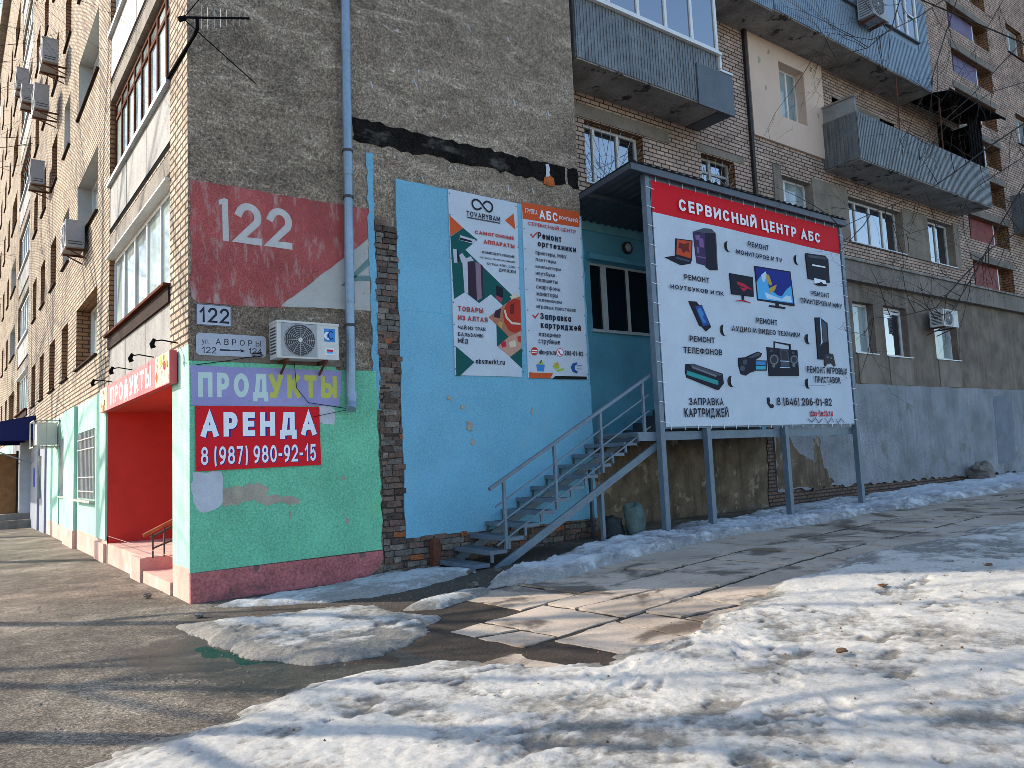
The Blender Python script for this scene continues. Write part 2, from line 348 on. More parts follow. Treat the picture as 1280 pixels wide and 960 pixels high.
def window(parent, pl, u0, u1, z0, z1, depth=.28, mull=(), frame='frame_white', pane='glass_dark', sill='sill_metal', transom=None, fw=.06, sill_out=.06, name='window'):
    f = MB(pl); w0, w1 = -depth+.004, -depth+.06; F = M[frame]
    f.box(u0+.003, u0+fw, w0, w1, z0+.003, z1-.003, F); f.box(u1-fw, u1-.003, w0, w1, z0+.003, z1-.003, F)
    f.box(u0+fw, u1-fw, w0, w1, z0+.003, z0+fw, F); f.box(u0+fw, u1-fw, w0, w1, z1-fw, z1-.003, F)
    for t in mull:
        u = u0+(u1-u0)*t; f.box(u-fw*.6, u+fw*.6, w0, w1+.004, z0+fw, z1-fw, F)
    if transom: f.box(u0+fw, u1-fw, w0, w1-.004, z0+(z1-z0)*transom-fw*.5, z0+(z1-z0)*transom+fw*.5, F)
    o = f.build(name, parent)
    g = MB(pl); g.box(u0+fw*.6, u1-fw*.6, w0+.002, w0+.022, z0+fw*.6, z1-fw*.6, M[pane]); g.build('pane', o)
    if sill:
        k = MB(pl); k.box(u0-.05, u1+.05, -depth+.062, sill_out, z0-.035, z0-.005, M[sill]); k.build('sill', o)
    return o
# ---------------------------------------------------------------- lettering drawn as strokes
def arc(cx_, cy, rx, ry, a0, a1, n=9):
    return [(cx_+rx*math.cos(R_(a0+(a1-a0)*i/n)), cy+ry*math.sin(R_(a0+(a1-a0)*i/n))) for i in range(n+1)]
OO = arc(.5, .5, .5, .5, 90, 450, 20)
def bowl(x, y0, y1, r=.4): return [(0, y1), (x, y1)]+arc(x, (y0+y1)/2, 1-x, (y1-y0)/2, 90, -90, 8)[1:-1]+[(x, y0), (0, y0)]
BREVE = arc(.5, 1.32, .22, .16, 200, 340, 6)
G = {'А': (.74, [[(0, 0), (.5, 1), (1, 0)], [(.18, .3), (.82, .3)]]), 'Б': (.62, [[(.92, 1), (0, 1), (0, 0)], bowl(.6, 0, .58)]), 'В': (.64, [[(0, 0), (0, 1)], bowl(.55, .52, 1)[:-1]+[(0, .52)], bowl(.6, 0, .52)]),
 'Г': (.54, [[(0, 0), (0, 1), (1, 1)]]), 'Д': (.80, [[(0, -.2), (0, 0), (1, 0), (1, -.2)], [(.14, 0), (.3, 1), (.84, 1), (.84, 0)]]), 'Е': (.56, [[(1, 1), (0, 1), (0, 0), (1, 0)], [(0, .52), (.88, .52)]]),
 'Ж': (1.0, [[(.5, 0), (.5, 1)], [(.04, 1), (.4, .5), (0, 0)], [(.96, 1), (.6, .5), (1, 0)], [(.4, .5), (.6, .5)]]), 'З': (.60, [arc(.48, .76, .47, .24, 160, -90, 9), arc(.48, .26, .52, .26, 90, -160, 9)]),
 'И': (.70, [[(0, 1), (0, 0)], [(0, .05), (1, .95)], [(1, 1), (1, 0)]]), 'К': (.66, [[(0, 0), (0, 1)], [(.95, 1), (.1, .47)], [(.36, .62), (1, 0)]]), 'Л': (.70, [[(0, 0), (.1, .02), (.2, .2), (.28, 1), (1, 1), (1, 0)]]),
 'М': (.84, [[(0, 0), (0, 1)], [(0, .97), (.5, .25), (1, .97)], [(1, 1), (1, 0)]]), 'Н': (.70, [[(0, 0), (0, 1)], [(1, 0), (1, 1)], [(0, .5), (1, .5)]]), 'О': (.78, [OO]), 'П': (.70, [[(0, 0), (0, 1), (1, 1), (1, 0)]]),
 'Р': (.62, [[(0, 0), (0, 1)], bowl(.55, .4, 1)]), 'С': (.70, [arc(.5, .5, .5, .5, 42, 318, 16)]), 'Т': (.64, [[(0, 1), (1, 1)], [(.5, 0), (.5, 1)]]), 'У': (.68, [[(0, 1), (.54, .3)], [(1, 1), (.56, .22), (.38, 0), (.1, 0)]]),
 'Ф': (.88, [[(.5, -.04), (.5, 1.04)], arc(.5, .52, .5, .33, 90, 450, 20)]), 'Х': (.68, [[(0, 0), (1, 1)], [(0, 1), (1, 0)]]), 'Ц': (.74, [[(0, 1), (0, 0), (1.04, 0), (1.04, -.2)], [(.86, 0), (.86, 1)]]), 'Ч': (.64, [[(0, 1), (0, .6), (.15, .45), (1, .45)], [(1, 1), (1, 0)]]),
 'Ш': (.94, [[(0, 1), (0, 0), (1, 0), (1, 1)], [(.5, 0), (.5, 1)]]), 'Щ': (1.0, [[(0, 1), (0, 0), (1.04, 0), (1.04, -.2)], [(.45, 0), (.45, 1)], [(.9, 0), (.9, 1)]]), 'Ы': (.86, [[(0, 1), (0, 0)], [(0, .58), (.35, .58)]+arc(.4, .29, .25, .29, 90, -90, 8)+[(0, 0)], [(1, 0), (1, 1)]]),
 'Ь': (.60, [[(0, 1), (0, 0)], bowl(.6, 0, .58)]), 'Э': (.66, [arc(.48, .5, .5, .5, 140, -140, 14), [(.3, .5), (.95, .5)]]), 'Ю': (1.02, [[(0, 0), (0, 1)], [(0, .5), (.3, .5)], arc(.65, .5, .35, .5, 90, 450, 20)]), 'Я': (.64, [[(1, 0), (1, 1), (.42, 1)]+arc(.42, .71, .42, .29, 90, 270, 8)+[(1, .42)], [(.45, .42), (0, 0)]]),
 '0': (.64, [OO]), '1': (.40, [[(.1, .72), (.8, 1), (.8, 0)]]), '2': (.62, [arc(.5, .7, .5, .3, 165, -30, 9)+[(0, 0), (1, 0)]]), '3': (.6, [arc(.48, .76, .47, .24, 160, -90, 9), arc(.48, .26, .52, .26, 90, -160, 9)]), '4': (.66, [[(.75, 0), (.75, 1), (0, .25), (1, .25)]]),
 '5': (.6, [[(.9, 1), (.12, 1), (.05, .52), (.45, .62)]+arc(.45, .31, .5, .31, 90, -150, 9)]), '6': (.62, [arc(.5, .31, .5, .31, 90, 450, 16), [(.02, .3), (.12, .65), (.4, .92), (.8, 1)]]), '7': (.58, [[(0, 1), (1, 1), (.35, 0)]]), '8': (.64, [arc(.5, .76, .42, .24, 90, 450, 14), arc(.5, .27, .5, .27, 90, 450, 14)]),
 '9': (.62, [arc(.5, .69, .5, .31, 90, 450, 16), [(.98, .7), (.88, .35), (.6, .08), (.2, 0)]]), '(': (.28, [arc(1.0, .45, .9, .68, 125, 235, 8)]), ')': (.28, [arc(0, .45, .9, .68, 55, -55, 8)]), '-': (.36, [[(0, .42), (1, .42)]]), '.': (.12, [[(.5, 0), (.5, .03)]]), ',': (.14, [[(.6, .04), (.2, -.14)]]), '·': (.14, [[(.3, .36), (.7, .36)]]), ':': (.12, [[(.5, .05), (.5, .1)], [(.5, .6), (.5, .65)]]),
 'а': (.54, [arc(.5, .36, .5, .36, 90, 450, 14), [(1, .72), (1, 0)]]), 'б': (.56, [arc(.5, .34, .5, .34, 90, 450, 14), [(.02, .4), (.1, .75), (.35, .92), (.95, 1)]]), 'е': (.56, [[(.05, .36), (1, .36)]+arc(.5, .36, .5, .36, 0, 310, 14)]), 'о': (.56, [arc(.5, .36, .5, .36, 90, 450, 16)]), 'р': (.56, [[(0, -.28), (0, .72)], arc(.5, .36, .5, .36, 90, 450, 14)]), 'с': (.5, [arc(.5, .36, .5, .36, 50, 310, 12)]),
 'у': (.54, [[(0, .72), (.5, .08)], [(1, .72), (.4, -.2), (.1, -.28)]]), 'ф': (.8, [[(.5, -.28), (.5, 1)], arc(.5, .36, .5, .33, 90, 450, 16)]),
 'b': (.56, [[(0, 0), (0, 1)], arc(.5, .36, .5, .36, 90, 450, 14)]), 'h': (.54, [[(0, 0), (0, 1)], [(0, .5), (.3, .72), (.7, .72), (1, .5), (1, 0)]]), 'k': (.5, [[(0, 0), (0, 1)], [(.95, .72), (.1, .33)], [(.35, .45), (1, 0)]]), 'm': (.86, [[(0, 0), (0, .72), (.45, .72), (.5, .6), (.5, 0)], [(.5, .72), (.92, .72), (1, .6), (1, 0)]]), 'n': (.54, [[(0, 0), (0, .72), (.7, .72), (1, .55), (1, 0)]]), 'p': (.56, [[(0, -.28), (0, .72)], arc(.5, .36, .5, .36, 90, 450, 14)]), 'r': (.36, [[(0, 0), (0, .72)], [(0, .5), (.4, .72), (1, .72)]]), 's': (.46, [arc(.5, .54, .42, .18, 40, 250, 8)+arc(.5, .19, .46, .19, 70, -140, 8)]), 't': (.36, [[(.4, .95), (.4, .1), (.6, 0), (1, 0)], [(0, .72), (.9, .72)]]), 'u': (.54, [[(0, .72), (0, .2), (.3, 0), (1, .12)], [(1, .72), (1, 0)]]),
 'V': (.72, [[(0, 1), (.5, 0), (1, 1)]]), 'R': (.64, [[(0, 0), (0, 1)], bowl(.55, .42, 1), [(.5, .42), (1, 0)]]), 'Y': (.68, [[(0, 1), (.5, .45), (1, 1)], [(.5, .45), (.5, 0)]])}
G['Ё'] = (.56, G['Е'][1]+[[(.15, 1.28), (.25, 1.28)], [(.75, 1.28), (.85, 1.28)]]); G['Й'] = (.70, G['И'][1]+[BREVE])
for a, b in zip('TOABM', 'ТОАВМ'): G[a] = G[b]
for lo in 'вгджзийклмнптхцчшщыьэюя':
    wd, st = G[lo.upper()]; G[lo] = (wd*.76, [[(x, y*.72) for x, y in p] for p in st])
G['a'] = G['а']; G['c'] = G['с']; G['e'] = G['е']; G['o'] = G['о']
def ribbon(mb, pts, t, fn, m, cap=True):
    n = len(pts); closed = math.hypot(pts[0][0]-pts[-1][0], pts[0][1]-pts[-1][1]) < 1e-6
    V = [Vector(p) for p in pts]
    if not closed and cap:
        V[0] = V[0] + (V[0]-V[1]).normalized()*t/2; V[-1] = V[-1] + (V[-1]-V[-2]).normalized()*t/2
    L = []; Rr = []
    for i in range(n):
        a = V[i]-V[i-1] if i else (V[0]-V[-2] if closed else None)
        b = V[i+1]-V[i] if i < n-1 else (V[1]-V[0] if closed else None)
        a = (a or b).normalized(); b = (b or a).normalized()
        na = Vector((-a.y, a.x)); nb = Vector((-b.y, b.x)); mm = (na+nb)
        mm = mm.normalized() if mm.length > 1e-4 else na
        k = min(1/max(mm.dot(na), .35), 2.2)
        L.append(V[i]+mm*(k*t/2)); Rr.append(V[i]-mm*(k*t/2))
    for i in range(n-1):
        mb.face([fn(*L[i]), fn(*L[i+1]), fn(*Rr[i+1]), fn(*Rr[i])], m)
def text(mb, pl, s, u0, u1, z0, z1, w, m, t=.15, gap=None, dw=.0005):
    gap = t*.75+.05 if gap is None else gap
    tot = 0; lay = []
    for ch in s:
        if ch == ' ': tot += .36; continue
        lay.append((ch, tot)); tot += G[ch][0]+gap
    if '(' in s: z0, z1 = z0+.17*(z1-z0), z1-.09*(z1-z0)
    tot -= gap; sx = (u1-u0)/tot; sz = z1-z0
    for ch, x0 in lay:
        wd, strokes = G[ch]
        for i, p in enumerate(strokes):
            pp = [(x0+t/2+x*(wd-t), t/2+y*(1-t)) for x, y in p]
            ribbon(mb, pp, t, lambda X, Y, i=i: pl(u0+X*sx, w+dw*i, z0+Y*sz), m)
# ---------------------------------------------------------------- ground height
def fbm(x, y, seed, f0=1.0, octs=4, gain=.5):
    x = np.asarray(x, float); y = np.asarray(y, float); tot = np.zeros(np.broadcast(x, y).shape); amp = 1; nrm = 0
    for o in range(octs):
        f = f0*2**o; X = x*f+seed*13.7+o*5.1; Y = y*f-seed*7.3+o*9.7
        xi = np.floor(X).astype(np.int64); yi = np.floor(Y).astype(np.int64); a = X-xi; b = Y-yi
        a = a*a*(3-2*a); b = b*b*(3-2*b)
        def h(i, j):
            q = (i*374761393 + j*668265263 + (seed*31+o)*1442695041) & 0x7fffffff
            q = ((q ^ (q >> 13))*1274126177) & 0x7fffffff
            return ((q ^ (q >> 16)) & 0xffff)/65535.0
        v = (h(xi, yi)*(1-a)+h(xi+1, yi)*a)*(1-b) + (h(xi, yi+1)*(1-a)+h(xi+1, yi+1)*a)*b
        tot += amp*(v*2-1); nrm += amp; amp *= gain
    return tot/nrm
def sstep(a, b, x):
    t = np.clip((np.asarray(x, float)-a)/(b-a), 0, 1); return t*t*(3-2*t)
def zg(x, y):
    """the lie of the land, metres"""
    x = np.asarray(x, float); y = np.asarray(y, float)
    z = .17*sstep(1.2, 7.5, x) + .10*sstep(14, 40, x)
    z = z + .10*sstep(-5.2, -8.5, y)*sstep(-3, 1, x)
    z = z - .035*np.exp(-(((x-.6)/1.3)**2+((y+3.6)/1.1)**2)) - .02*np.exp(-(((x+.5)/.9)**2+((y+2.6)/.7)**2))
    z = z + .006*fbm(x, y, 3, .7, 3) + .016*fbm(x, y, 8, 1.5, 3)*np.exp(-(((x-.3)/2.2)**2+((y+3.3)/1.8)**2))
    return z
def sdpoly(px, py, poly):
    """signed distance, positive inside"""
    P = np.array(poly); d = np.full(px.shape, 1e9); ins = np.zeros(px.shape, bool); n = len(P)
    for i in range(n):
        a = P[i]; b = P[(i+1) % n]; e = b-a; wx = px-a[0]; wy = py-a[1]
        t = np.clip((wx*e[0]+wy*e[1])/(e@e+1e-12), 0, 1)
        d = np.minimum(d, (wx-t*e[0])**2+(wy-t*e[1])**2)
        c = ((a[1] <= py) & (b[1] > py)) | ((b[1] <= py) & (a[1] > py))
        with np.errstate(divide='ignore', invalid='ignore'):
            xx = a[0]+(py-a[1])/(b[1]-a[1]+1e-15)*e[0]
        ins ^= c & (px < xx)
    return np.where(ins, 1, -1)*np.sqrt(d)
BOARD_TEXT = [('СЕРВИСНЫЙ ЦЕНТР АБС', 8.173, 12.765, 5.965, 6.182, 'white'), ('РЕМОНТ', 10.172, 10.841, 5.552, 5.661, 'ink'), ('МОНИТОРОВ И TV', 9.771, 11.271, 5.355, 5.447, 'ink'), ('РЕМОНТ', 8.197, 8.892, 4.683, 4.784, 'ink'), ('НОУТБУКОВ И ПК', 7.806, 9.283, 4.481, 4.558, 'ink'), ('РЕМОНТ', 12.251, 12.931, 4.767, 4.868, 'ink'), ('ПРИНТЕРОВ И МФУ', 11.823, 13.4, 4.569, 4.679, 'ink'), ('РЕМОНТ', 10.246, 10.934, 4.025, 4.138, 'ink'), ('АУДИО И ВИДЕО ТЕХНИКИ', 9.46, 11.695, 3.825, 3.925, 'ink'), ('РЕМОНТ', 8.231, 8.926, 3.554, 3.662, 'ink'), ('ТЕЛЕФОНОВ', 8.045, 9.118, 3.338, 3.449, 'ink'), ('РЕМОНТ ИГРОВЫХ', 11.854, 13.386, 3.1, 3.24, 'ink'), ('ПРИСТАВОК', 12.118, 13.088, 2.899, 3.035, 'ink'), ('ЗАПРАВКА', 8.105, 9.055, 2.405, 2.538, 'ink'), ('КАРТРИДЖЕЙ', 7.959, 9.179, 2.192, 2.352, 'ink'), ('8 (846) 206-01-82', 10.722, 12.674, 2.376, 2.592, 'ink'), ('abs-tech.ru', 11.841, 12.676, 2.188, 2.329, 'red')]
BOARD_FLAPS = [(9.528, 5.468), (11.808, 5.481), (9.226, 3.823), (12.003, 3.814), (9.356, 2.858), (11.87, 2.873)]
BOARD_ART = [('dark', [(8.042, 5.425), (8.506, 5.448), (8.449, 5.068), (8.0, 5.1)]), ('flame', [(8.075, 5.41), (8.473, 5.426), (8.429, 5.1), (8.031, 5.128)]), ('ember', [(8.132, 5.361), (8.263, 5.348), (8.417, 5.4), (8.376, 5.292), (8.413, 5.216), (8.31, 5.223), (8.216, 5.171), (8.179, 5.247), (8.093, 5.256)]), ('dark', [(7.729, 5.041), (8.0, 5.1), (8.449, 5.068), (8.407, 5.002), (8.165, 4.944), (8.113, 4.948)]), ('slate', [(8.047, 5.08), (8.397, 5.056), (8.35, 5.026), (8.001, 5.054)]), ('slate', [(8.544, 5.622), (8.847, 5.732), (9.068, 5.75), (9.188, 5.683), (8.959, 5.608), (8.868, 5.637)]), ('violet', [(8.543, 5.611), (8.868, 5.637), (8.896, 5.008), (8.576, 5.032)]), ('dark', [(8.868, 5.637), (9.188, 5.683), (9.181, 4.968), (8.951, 4.942), (8.832, 4.99)]), ('lilac', [(8.584, 5.566), (8.722, 5.575), (8.728, 5.483), (8.599, 5.475)]), ('lilac', [(8.686, 5.518), (8.81, 5.525), (8.813, 5.349), (8.691, 5.354)]), ('lilac', [(8.607, 5.343), (8.668, 5.347), (8.672, 5.228), (8.61, 5.225)]), ('lilac', [(8.605, 5.169), (8.85, 5.168), (8.848, 5.147), (8.609, 5.149)]), ('slate', [(9.171, 5.67), (9.201, 5.653), (9.177, 4.988), (9.15, 4.975)]), ('dark', [(9.522, 4.949), (10.254, 4.947), (10.234, 4.549), (9.548, 4.544)]), ('crimson', [(9.727, 4.805), (9.943, 4.784), (10.222, 4.682), (10.001, 4.704), (9.753, 4.744)]), ('crimson', [(9.799, 4.706), (9.898, 4.694), (10.108, 4.736), (9.924, 4.622)]), ('dark', [(9.864, 4.541), (9.914, 4.542), (9.921, 4.45), (9.869, 4.446)]), ('crimson', [(9.65, 4.422), (9.888, 4.462), (10.139, 4.42), (9.885, 4.436)]), ('dark', [(10.337, 5.184), (11.55, 5.205), (11.605, 4.478), (10.341, 4.492)]), ('navy', [(10.369, 5.162), (11.515, 5.178), (11.558, 4.524), (10.368, 4.517)]), ('cyan', [(10.353, 4.853), (10.449, 4.951), (10.565, 5.029), (10.72, 4.98), (10.75, 4.783), (11.025, 4.653), (11.172, 4.644), (11.343, 4.796), (11.528, 4.905), (11.551, 4.533), (10.369, 4.523)]), ('pale', [(10.529, 5.025), (10.682, 5.109), (10.711, 5.045), (10.618, 4.88), (10.534, 4.916)]), ('pale', [(10.593, 4.68), (10.84, 4.636), (11.165, 4.588), (11.327, 4.681), (11.478, 4.672), (11.519, 4.551), (10.649, 4.553)]), ('gold', [(10.674, 5.041), (10.784, 5.053), (10.869, 4.861), (10.81, 4.833), (10.709, 4.89)]), ('gold', [(10.786, 4.787), (11.036, 4.878), (10.945, 4.746), (10.771, 4.663), (10.743, 4.727)]), ('dark', [(10.951, 4.502), (11.042, 4.498), (11.052, 4.432), (11.275, 4.428), (11.252, 4.393), (10.701, 4.392), (10.723, 4.427), (10.942, 4.434)]), ('dark', [(12.185, 5.676), (12.913, 5.708), (13.03, 5.637), (13.007, 5.113), (12.187, 5.123), (12.159, 5.638)]), ('slate', [(12.241, 5.648), (12.886, 5.673), (12.986, 5.627), (12.274, 5.593)]), ('white', [(12.376, 5.456), (12.876, 5.461), (12.88, 5.433), (12.384, 5.421)]), ('white', [(12.407, 5.158), (12.85, 5.145), (12.859, 5.062), (12.411, 5.04)]), ('dark', [(12.418, 5.036), (12.588, 5.07), (12.676, 5.103), (12.734, 5.068), (12.881, 5.064), (12.876, 5.032), (12.579, 5.01)]), ('dark', [(9.609, 3.316), (9.823, 3.337), (10.231, 3.465), (10.355, 3.434), (10.319, 3.371), (10.151, 3.302), (10.063, 3.067), (9.923, 3.038), (9.8, 2.981), (9.65, 3.006), (9.601, 3.148)]), ('slate', [(9.9, 3.333), (10.22, 3.445), (10.306, 3.425), (10.26, 3.381), (10.016, 3.328)]), ('slate', [(9.862, 3.242), (9.852, 3.22), (9.831, 3.202), (9.802, 3.191), (9.771, 3.19), (9.744, 3.198), (9.727, 3.215), (9.722, 3.236), (9.732, 3.258), (9.753, 3.277), (9.782, 3.288), (9.813, 3.289), (9.84, 3.28), (9.857, 3.263)]), ('slate', [(9.778, 3.118), (9.767, 3.094), (9.743, 3.074), (9.711, 3.062), (9.677, 3.061), (9.648, 3.07), (9.629, 3.089), (9.624, 3.113), (9.634, 3.137), (9.658, 3.157), (9.69, 3.169), (9.724, 3.17), (9.754, 3.16), (9.773, 3.142)]), ('dark', [(10.09, 3.287), (10.493, 3.299), (10.468, 3.099), (10.097, 3.087)]), ('sky', [(10.127, 3.269), (10.449, 3.277), (10.44, 3.202), (10.126, 3.191)]), ('cyan2', [(10.124, 3.176), (10.438, 3.187), (10.429, 3.118), (10.124, 3.108)]), ('dark', [(10.526, 3.567), (11.568, 3.554), (11.561, 3.023), (10.536, 2.995)]), ('dark', [(10.774, 3.698), (11.35, 3.668), (11.333, 3.543), (11.298, 3.542), (11.312, 3.64), (10.812, 3.67), (10.799, 3.563), (10.757, 3.561)]), ('grey', [(10.886, 3.332), (10.865, 3.286), (10.818, 3.248), (10.755, 3.225), (10.689, 3.223), (10.631, 3.241), (10.594, 3.275), (10.585, 3.32), (10.606, 3.366), (10.652, 3.404), (10.714, 3.426), (10.781, 3.429), (10.84, 3.412), (10.877, 3.377)]), ('dark2', [(10.844, 3.33), (10.829, 3.297), (10.795, 3.27), (10.75, 3.253), (10.701, 3.251), (10.66, 3.264), (10.633, 3.289), (10.627, 3.321), (10.642, 3.355), (10.675, 3.382), (10.72, 3.398), (10.769, 3.401), (10.81, 3.388), (10.837, 3.363)]), ('grey', [(11.554, 3.359), (11.536, 3.32), (11.495, 3.287), (11.439, 3.268), (11.38, 3.266), (11.33, 3.281), (11.298, 3.31), (11.29, 3.348), (11.308, 3.388), (11.349, 3.42), (11.404, 3.44), (11.463, 3.442), (11.514, 3.427), (11.546, 3.398)]), ('dark2', [(11.514, 3.358), (11.501, 3.33), (11.473, 3.307), (11.434, 3.294), (11.393, 3.292), (11.357, 3.303), (11.335, 3.323), (11.329, 3.35), (11.342, 3.378), (11.37, 3.4), (11.409, 3.414), (11.45, 3.416), (11.486, 3.405), (11.509, 3.384)]), ('slate', [(10.961, 3.551), (11.239, 3.552), (11.236, 3.206), (10.944, 3.195)]), ('dark2', [(10.987, 3.527), (11.192, 3.524), (11.21, 3.332), (10.987, 3.329)]), ('pale', [(10.93, 3.314), (11.251, 3.316), (11.249, 3.303), (10.928, 3.301)]), ('pale', [(10.913, 3.179), (11.255, 3.186), (11.253, 3.173), (10.911, 3.166)]), ('grey', [(10.756, 3.201), (10.749, 3.186), (10.734, 3.173), (10.713, 3.166), (10.691, 3.165), (10.672, 3.171), (10.659, 3.183), (10.656, 3.198), (10.663, 3.213), (10.679, 3.225), (10.699, 3.233), (10.722, 3.234), (10.741, 3.228), (10.753, 3.216)]), ('grey', [(11.445, 3.239), (11.438, 3.223), (11.422, 3.21), (11.4, 3.202), (11.376, 3.202), (11.356, 3.208), (11.343, 3.22), (11.34, 3.235), (11.347, 3.251), (11.363, 3.263), (11.385, 3.271), (11.409, 3.272), (11.429, 3.266), (11.442, 3.254)]), ('slate', [(10.703, 3.5), (10.697, 3.488), (10.685, 3.477), (10.667, 3.47), (10.649, 3.47), (10.633, 3.474), (10.623, 3.484), (10.62, 3.496), (10.626, 3.509), (10.638, 3.52), (10.656, 3.526), (10.674, 3.527), (10.69, 3.522), (10.701, 3.513)]), ('slate', [(11.45, 3.497), (11.444, 3.484), (11.43, 3.473), (11.411, 3.466), (11.392, 3.465), (11.375, 3.47), (11.364, 3.48), (11.362, 3.493), (11.368, 3.506), (11.381, 3.517), (11.4, 3.524), (11.419, 3.525), (11.436, 3.52), (11.447, 3.51)]), ('dark', [(12.31, 4.293), (12.501, 4.308), (12.773, 4.199), (12.743, 3.516), (12.495, 3.397), (12.307, 3.403)]), ('pale', [(12.489, 4.296), (12.525, 4.282), (12.516, 3.762), (12.426, 3.698), (12.47, 3.773)]), ('slate', [(12.54, 4.251), (12.722, 4.182), (12.713, 3.8), (12.549, 3.764)]), ('dark2', [(12.55, 3.507), (12.747, 3.543), (12.892, 3.536), (12.951, 3.28), (12.89, 3.264), (12.787, 3.328), (12.64, 3.309), (12.55, 3.252), (12.52, 3.304)]), ('grey', [(12.701, 3.46), (12.695, 3.449), (12.683, 3.44), (12.667, 3.434), (12.65, 3.434), (12.635, 3.438), (12.626, 3.446), (12.623, 3.457), (12.629, 3.468), (12.641, 3.477), (12.657, 3.482), (12.674, 3.483), (12.689, 3.479), (12.699, 3.471)]), ('grey', [(12.844, 3.447), (12.839, 3.436), (12.826, 3.427), (12.81, 3.421), (12.793, 3.421), (12.778, 3.425), (12.768, 3.433), (12.766, 3.444), (12.772, 3.455), (12.784, 3.464), (12.8, 3.47), (12.817, 3.47), (12.832, 3.466), (12.842, 3.458)]), ('ink', [(10.421, 2.565), (10.475, 2.571), (10.499, 2.502), (10.47, 2.47), (10.524, 2.414), (10.572, 2.439), (10.614, 2.409), (10.579, 2.36), (10.506, 2.369), (10.419, 2.45)]), ('dark', [(8.279, 4.292), (8.486, 4.302), (8.563, 4.238), (8.628, 4.258), (8.854, 3.854), (8.704, 3.768), (8.607, 3.846), (8.533, 3.86)]), ('blue', [(8.435, 4.205), (8.64, 4.245), (8.806, 3.893), (8.629, 3.858)]), ('sky', [(8.492, 4.149), (8.58, 4.198), (8.673, 4.079), (8.625, 4.02), (8.722, 3.943), (8.647, 3.91), (8.543, 4.042)]), ('dark', [(8.085, 3.139), (8.288, 3.152), (9.094, 2.994), (9.105, 2.812), (8.953, 2.692), (8.081, 2.897), (8.052, 3.004)]), ('slate', [(8.185, 3.138), (8.288, 3.147), (9.071, 2.979), (9.002, 2.949), (8.222, 3.104)]), ('teal', [(8.098, 3.024), (8.949, 2.859), (8.94, 2.775), (8.078, 2.945)]), ('grey', [(8.243, 3.104), (8.917, 2.961), (8.892, 2.927), (8.231, 3.072)])]
BOARD_SCRIBBLE = [[(11.748, 2.142), (11.882, 2.07), (12.012, 2.163), (12.123, 2.051), (12.265, 2.139)], [(12.386, 2.15), (12.47, 2.037), (12.611, 2.16), (12.698, 2.063)], [(12.792, 2.136), (12.859, 2.033), (12.981, 2.147), (13.093, 2.054)]]
P1_TEXT = [('TOVARYBAM', 4.309, 4.989, 5.588, 5.68, 'ink'), ('САМОГОННЫЕ', 4.466, 5.267, 5.31, 5.373, 'rust'), ('АППАРАТЫ', 4.633, 5.268, 5.166, 5.239, 'rust'), ('КОМПЛЕКТУЮЩИЕ', 4.589, 5.259, 4.998, 5.041, 'ink'), ('УГОЛЬ КОКОСОВЫЙ', 4.541, 5.268, 4.912, 4.94, 'ink'), ('СЕТКА РПН, СПН', 4.68, 5.263, 4.816, 4.857, 'ink'), ('ДРОЖЖИ', 4.92, 5.267, 4.73, 4.785, 'ink'), ('ТОВАРЫ', 4.079, 4.564, 3.989, 4.075, 'rust'), ('ИЗ АЛТАЯ', 4.073, 4.643, 3.842, 3.926, 'rust'), ('ЧАЙ ИЗ ТРАВ', 4.065, 4.593, 3.695, 3.756, 'ink'), ('БАЛЬЗАМЫ', 4.06, 4.544, 3.584, 3.647, 'ink'), ('МЁД', 4.056, 4.243, 3.471, 3.549, 'ink'), ('absmerkt.ru', 4.379, 4.955, 3.152, 3.237, 'ink')]
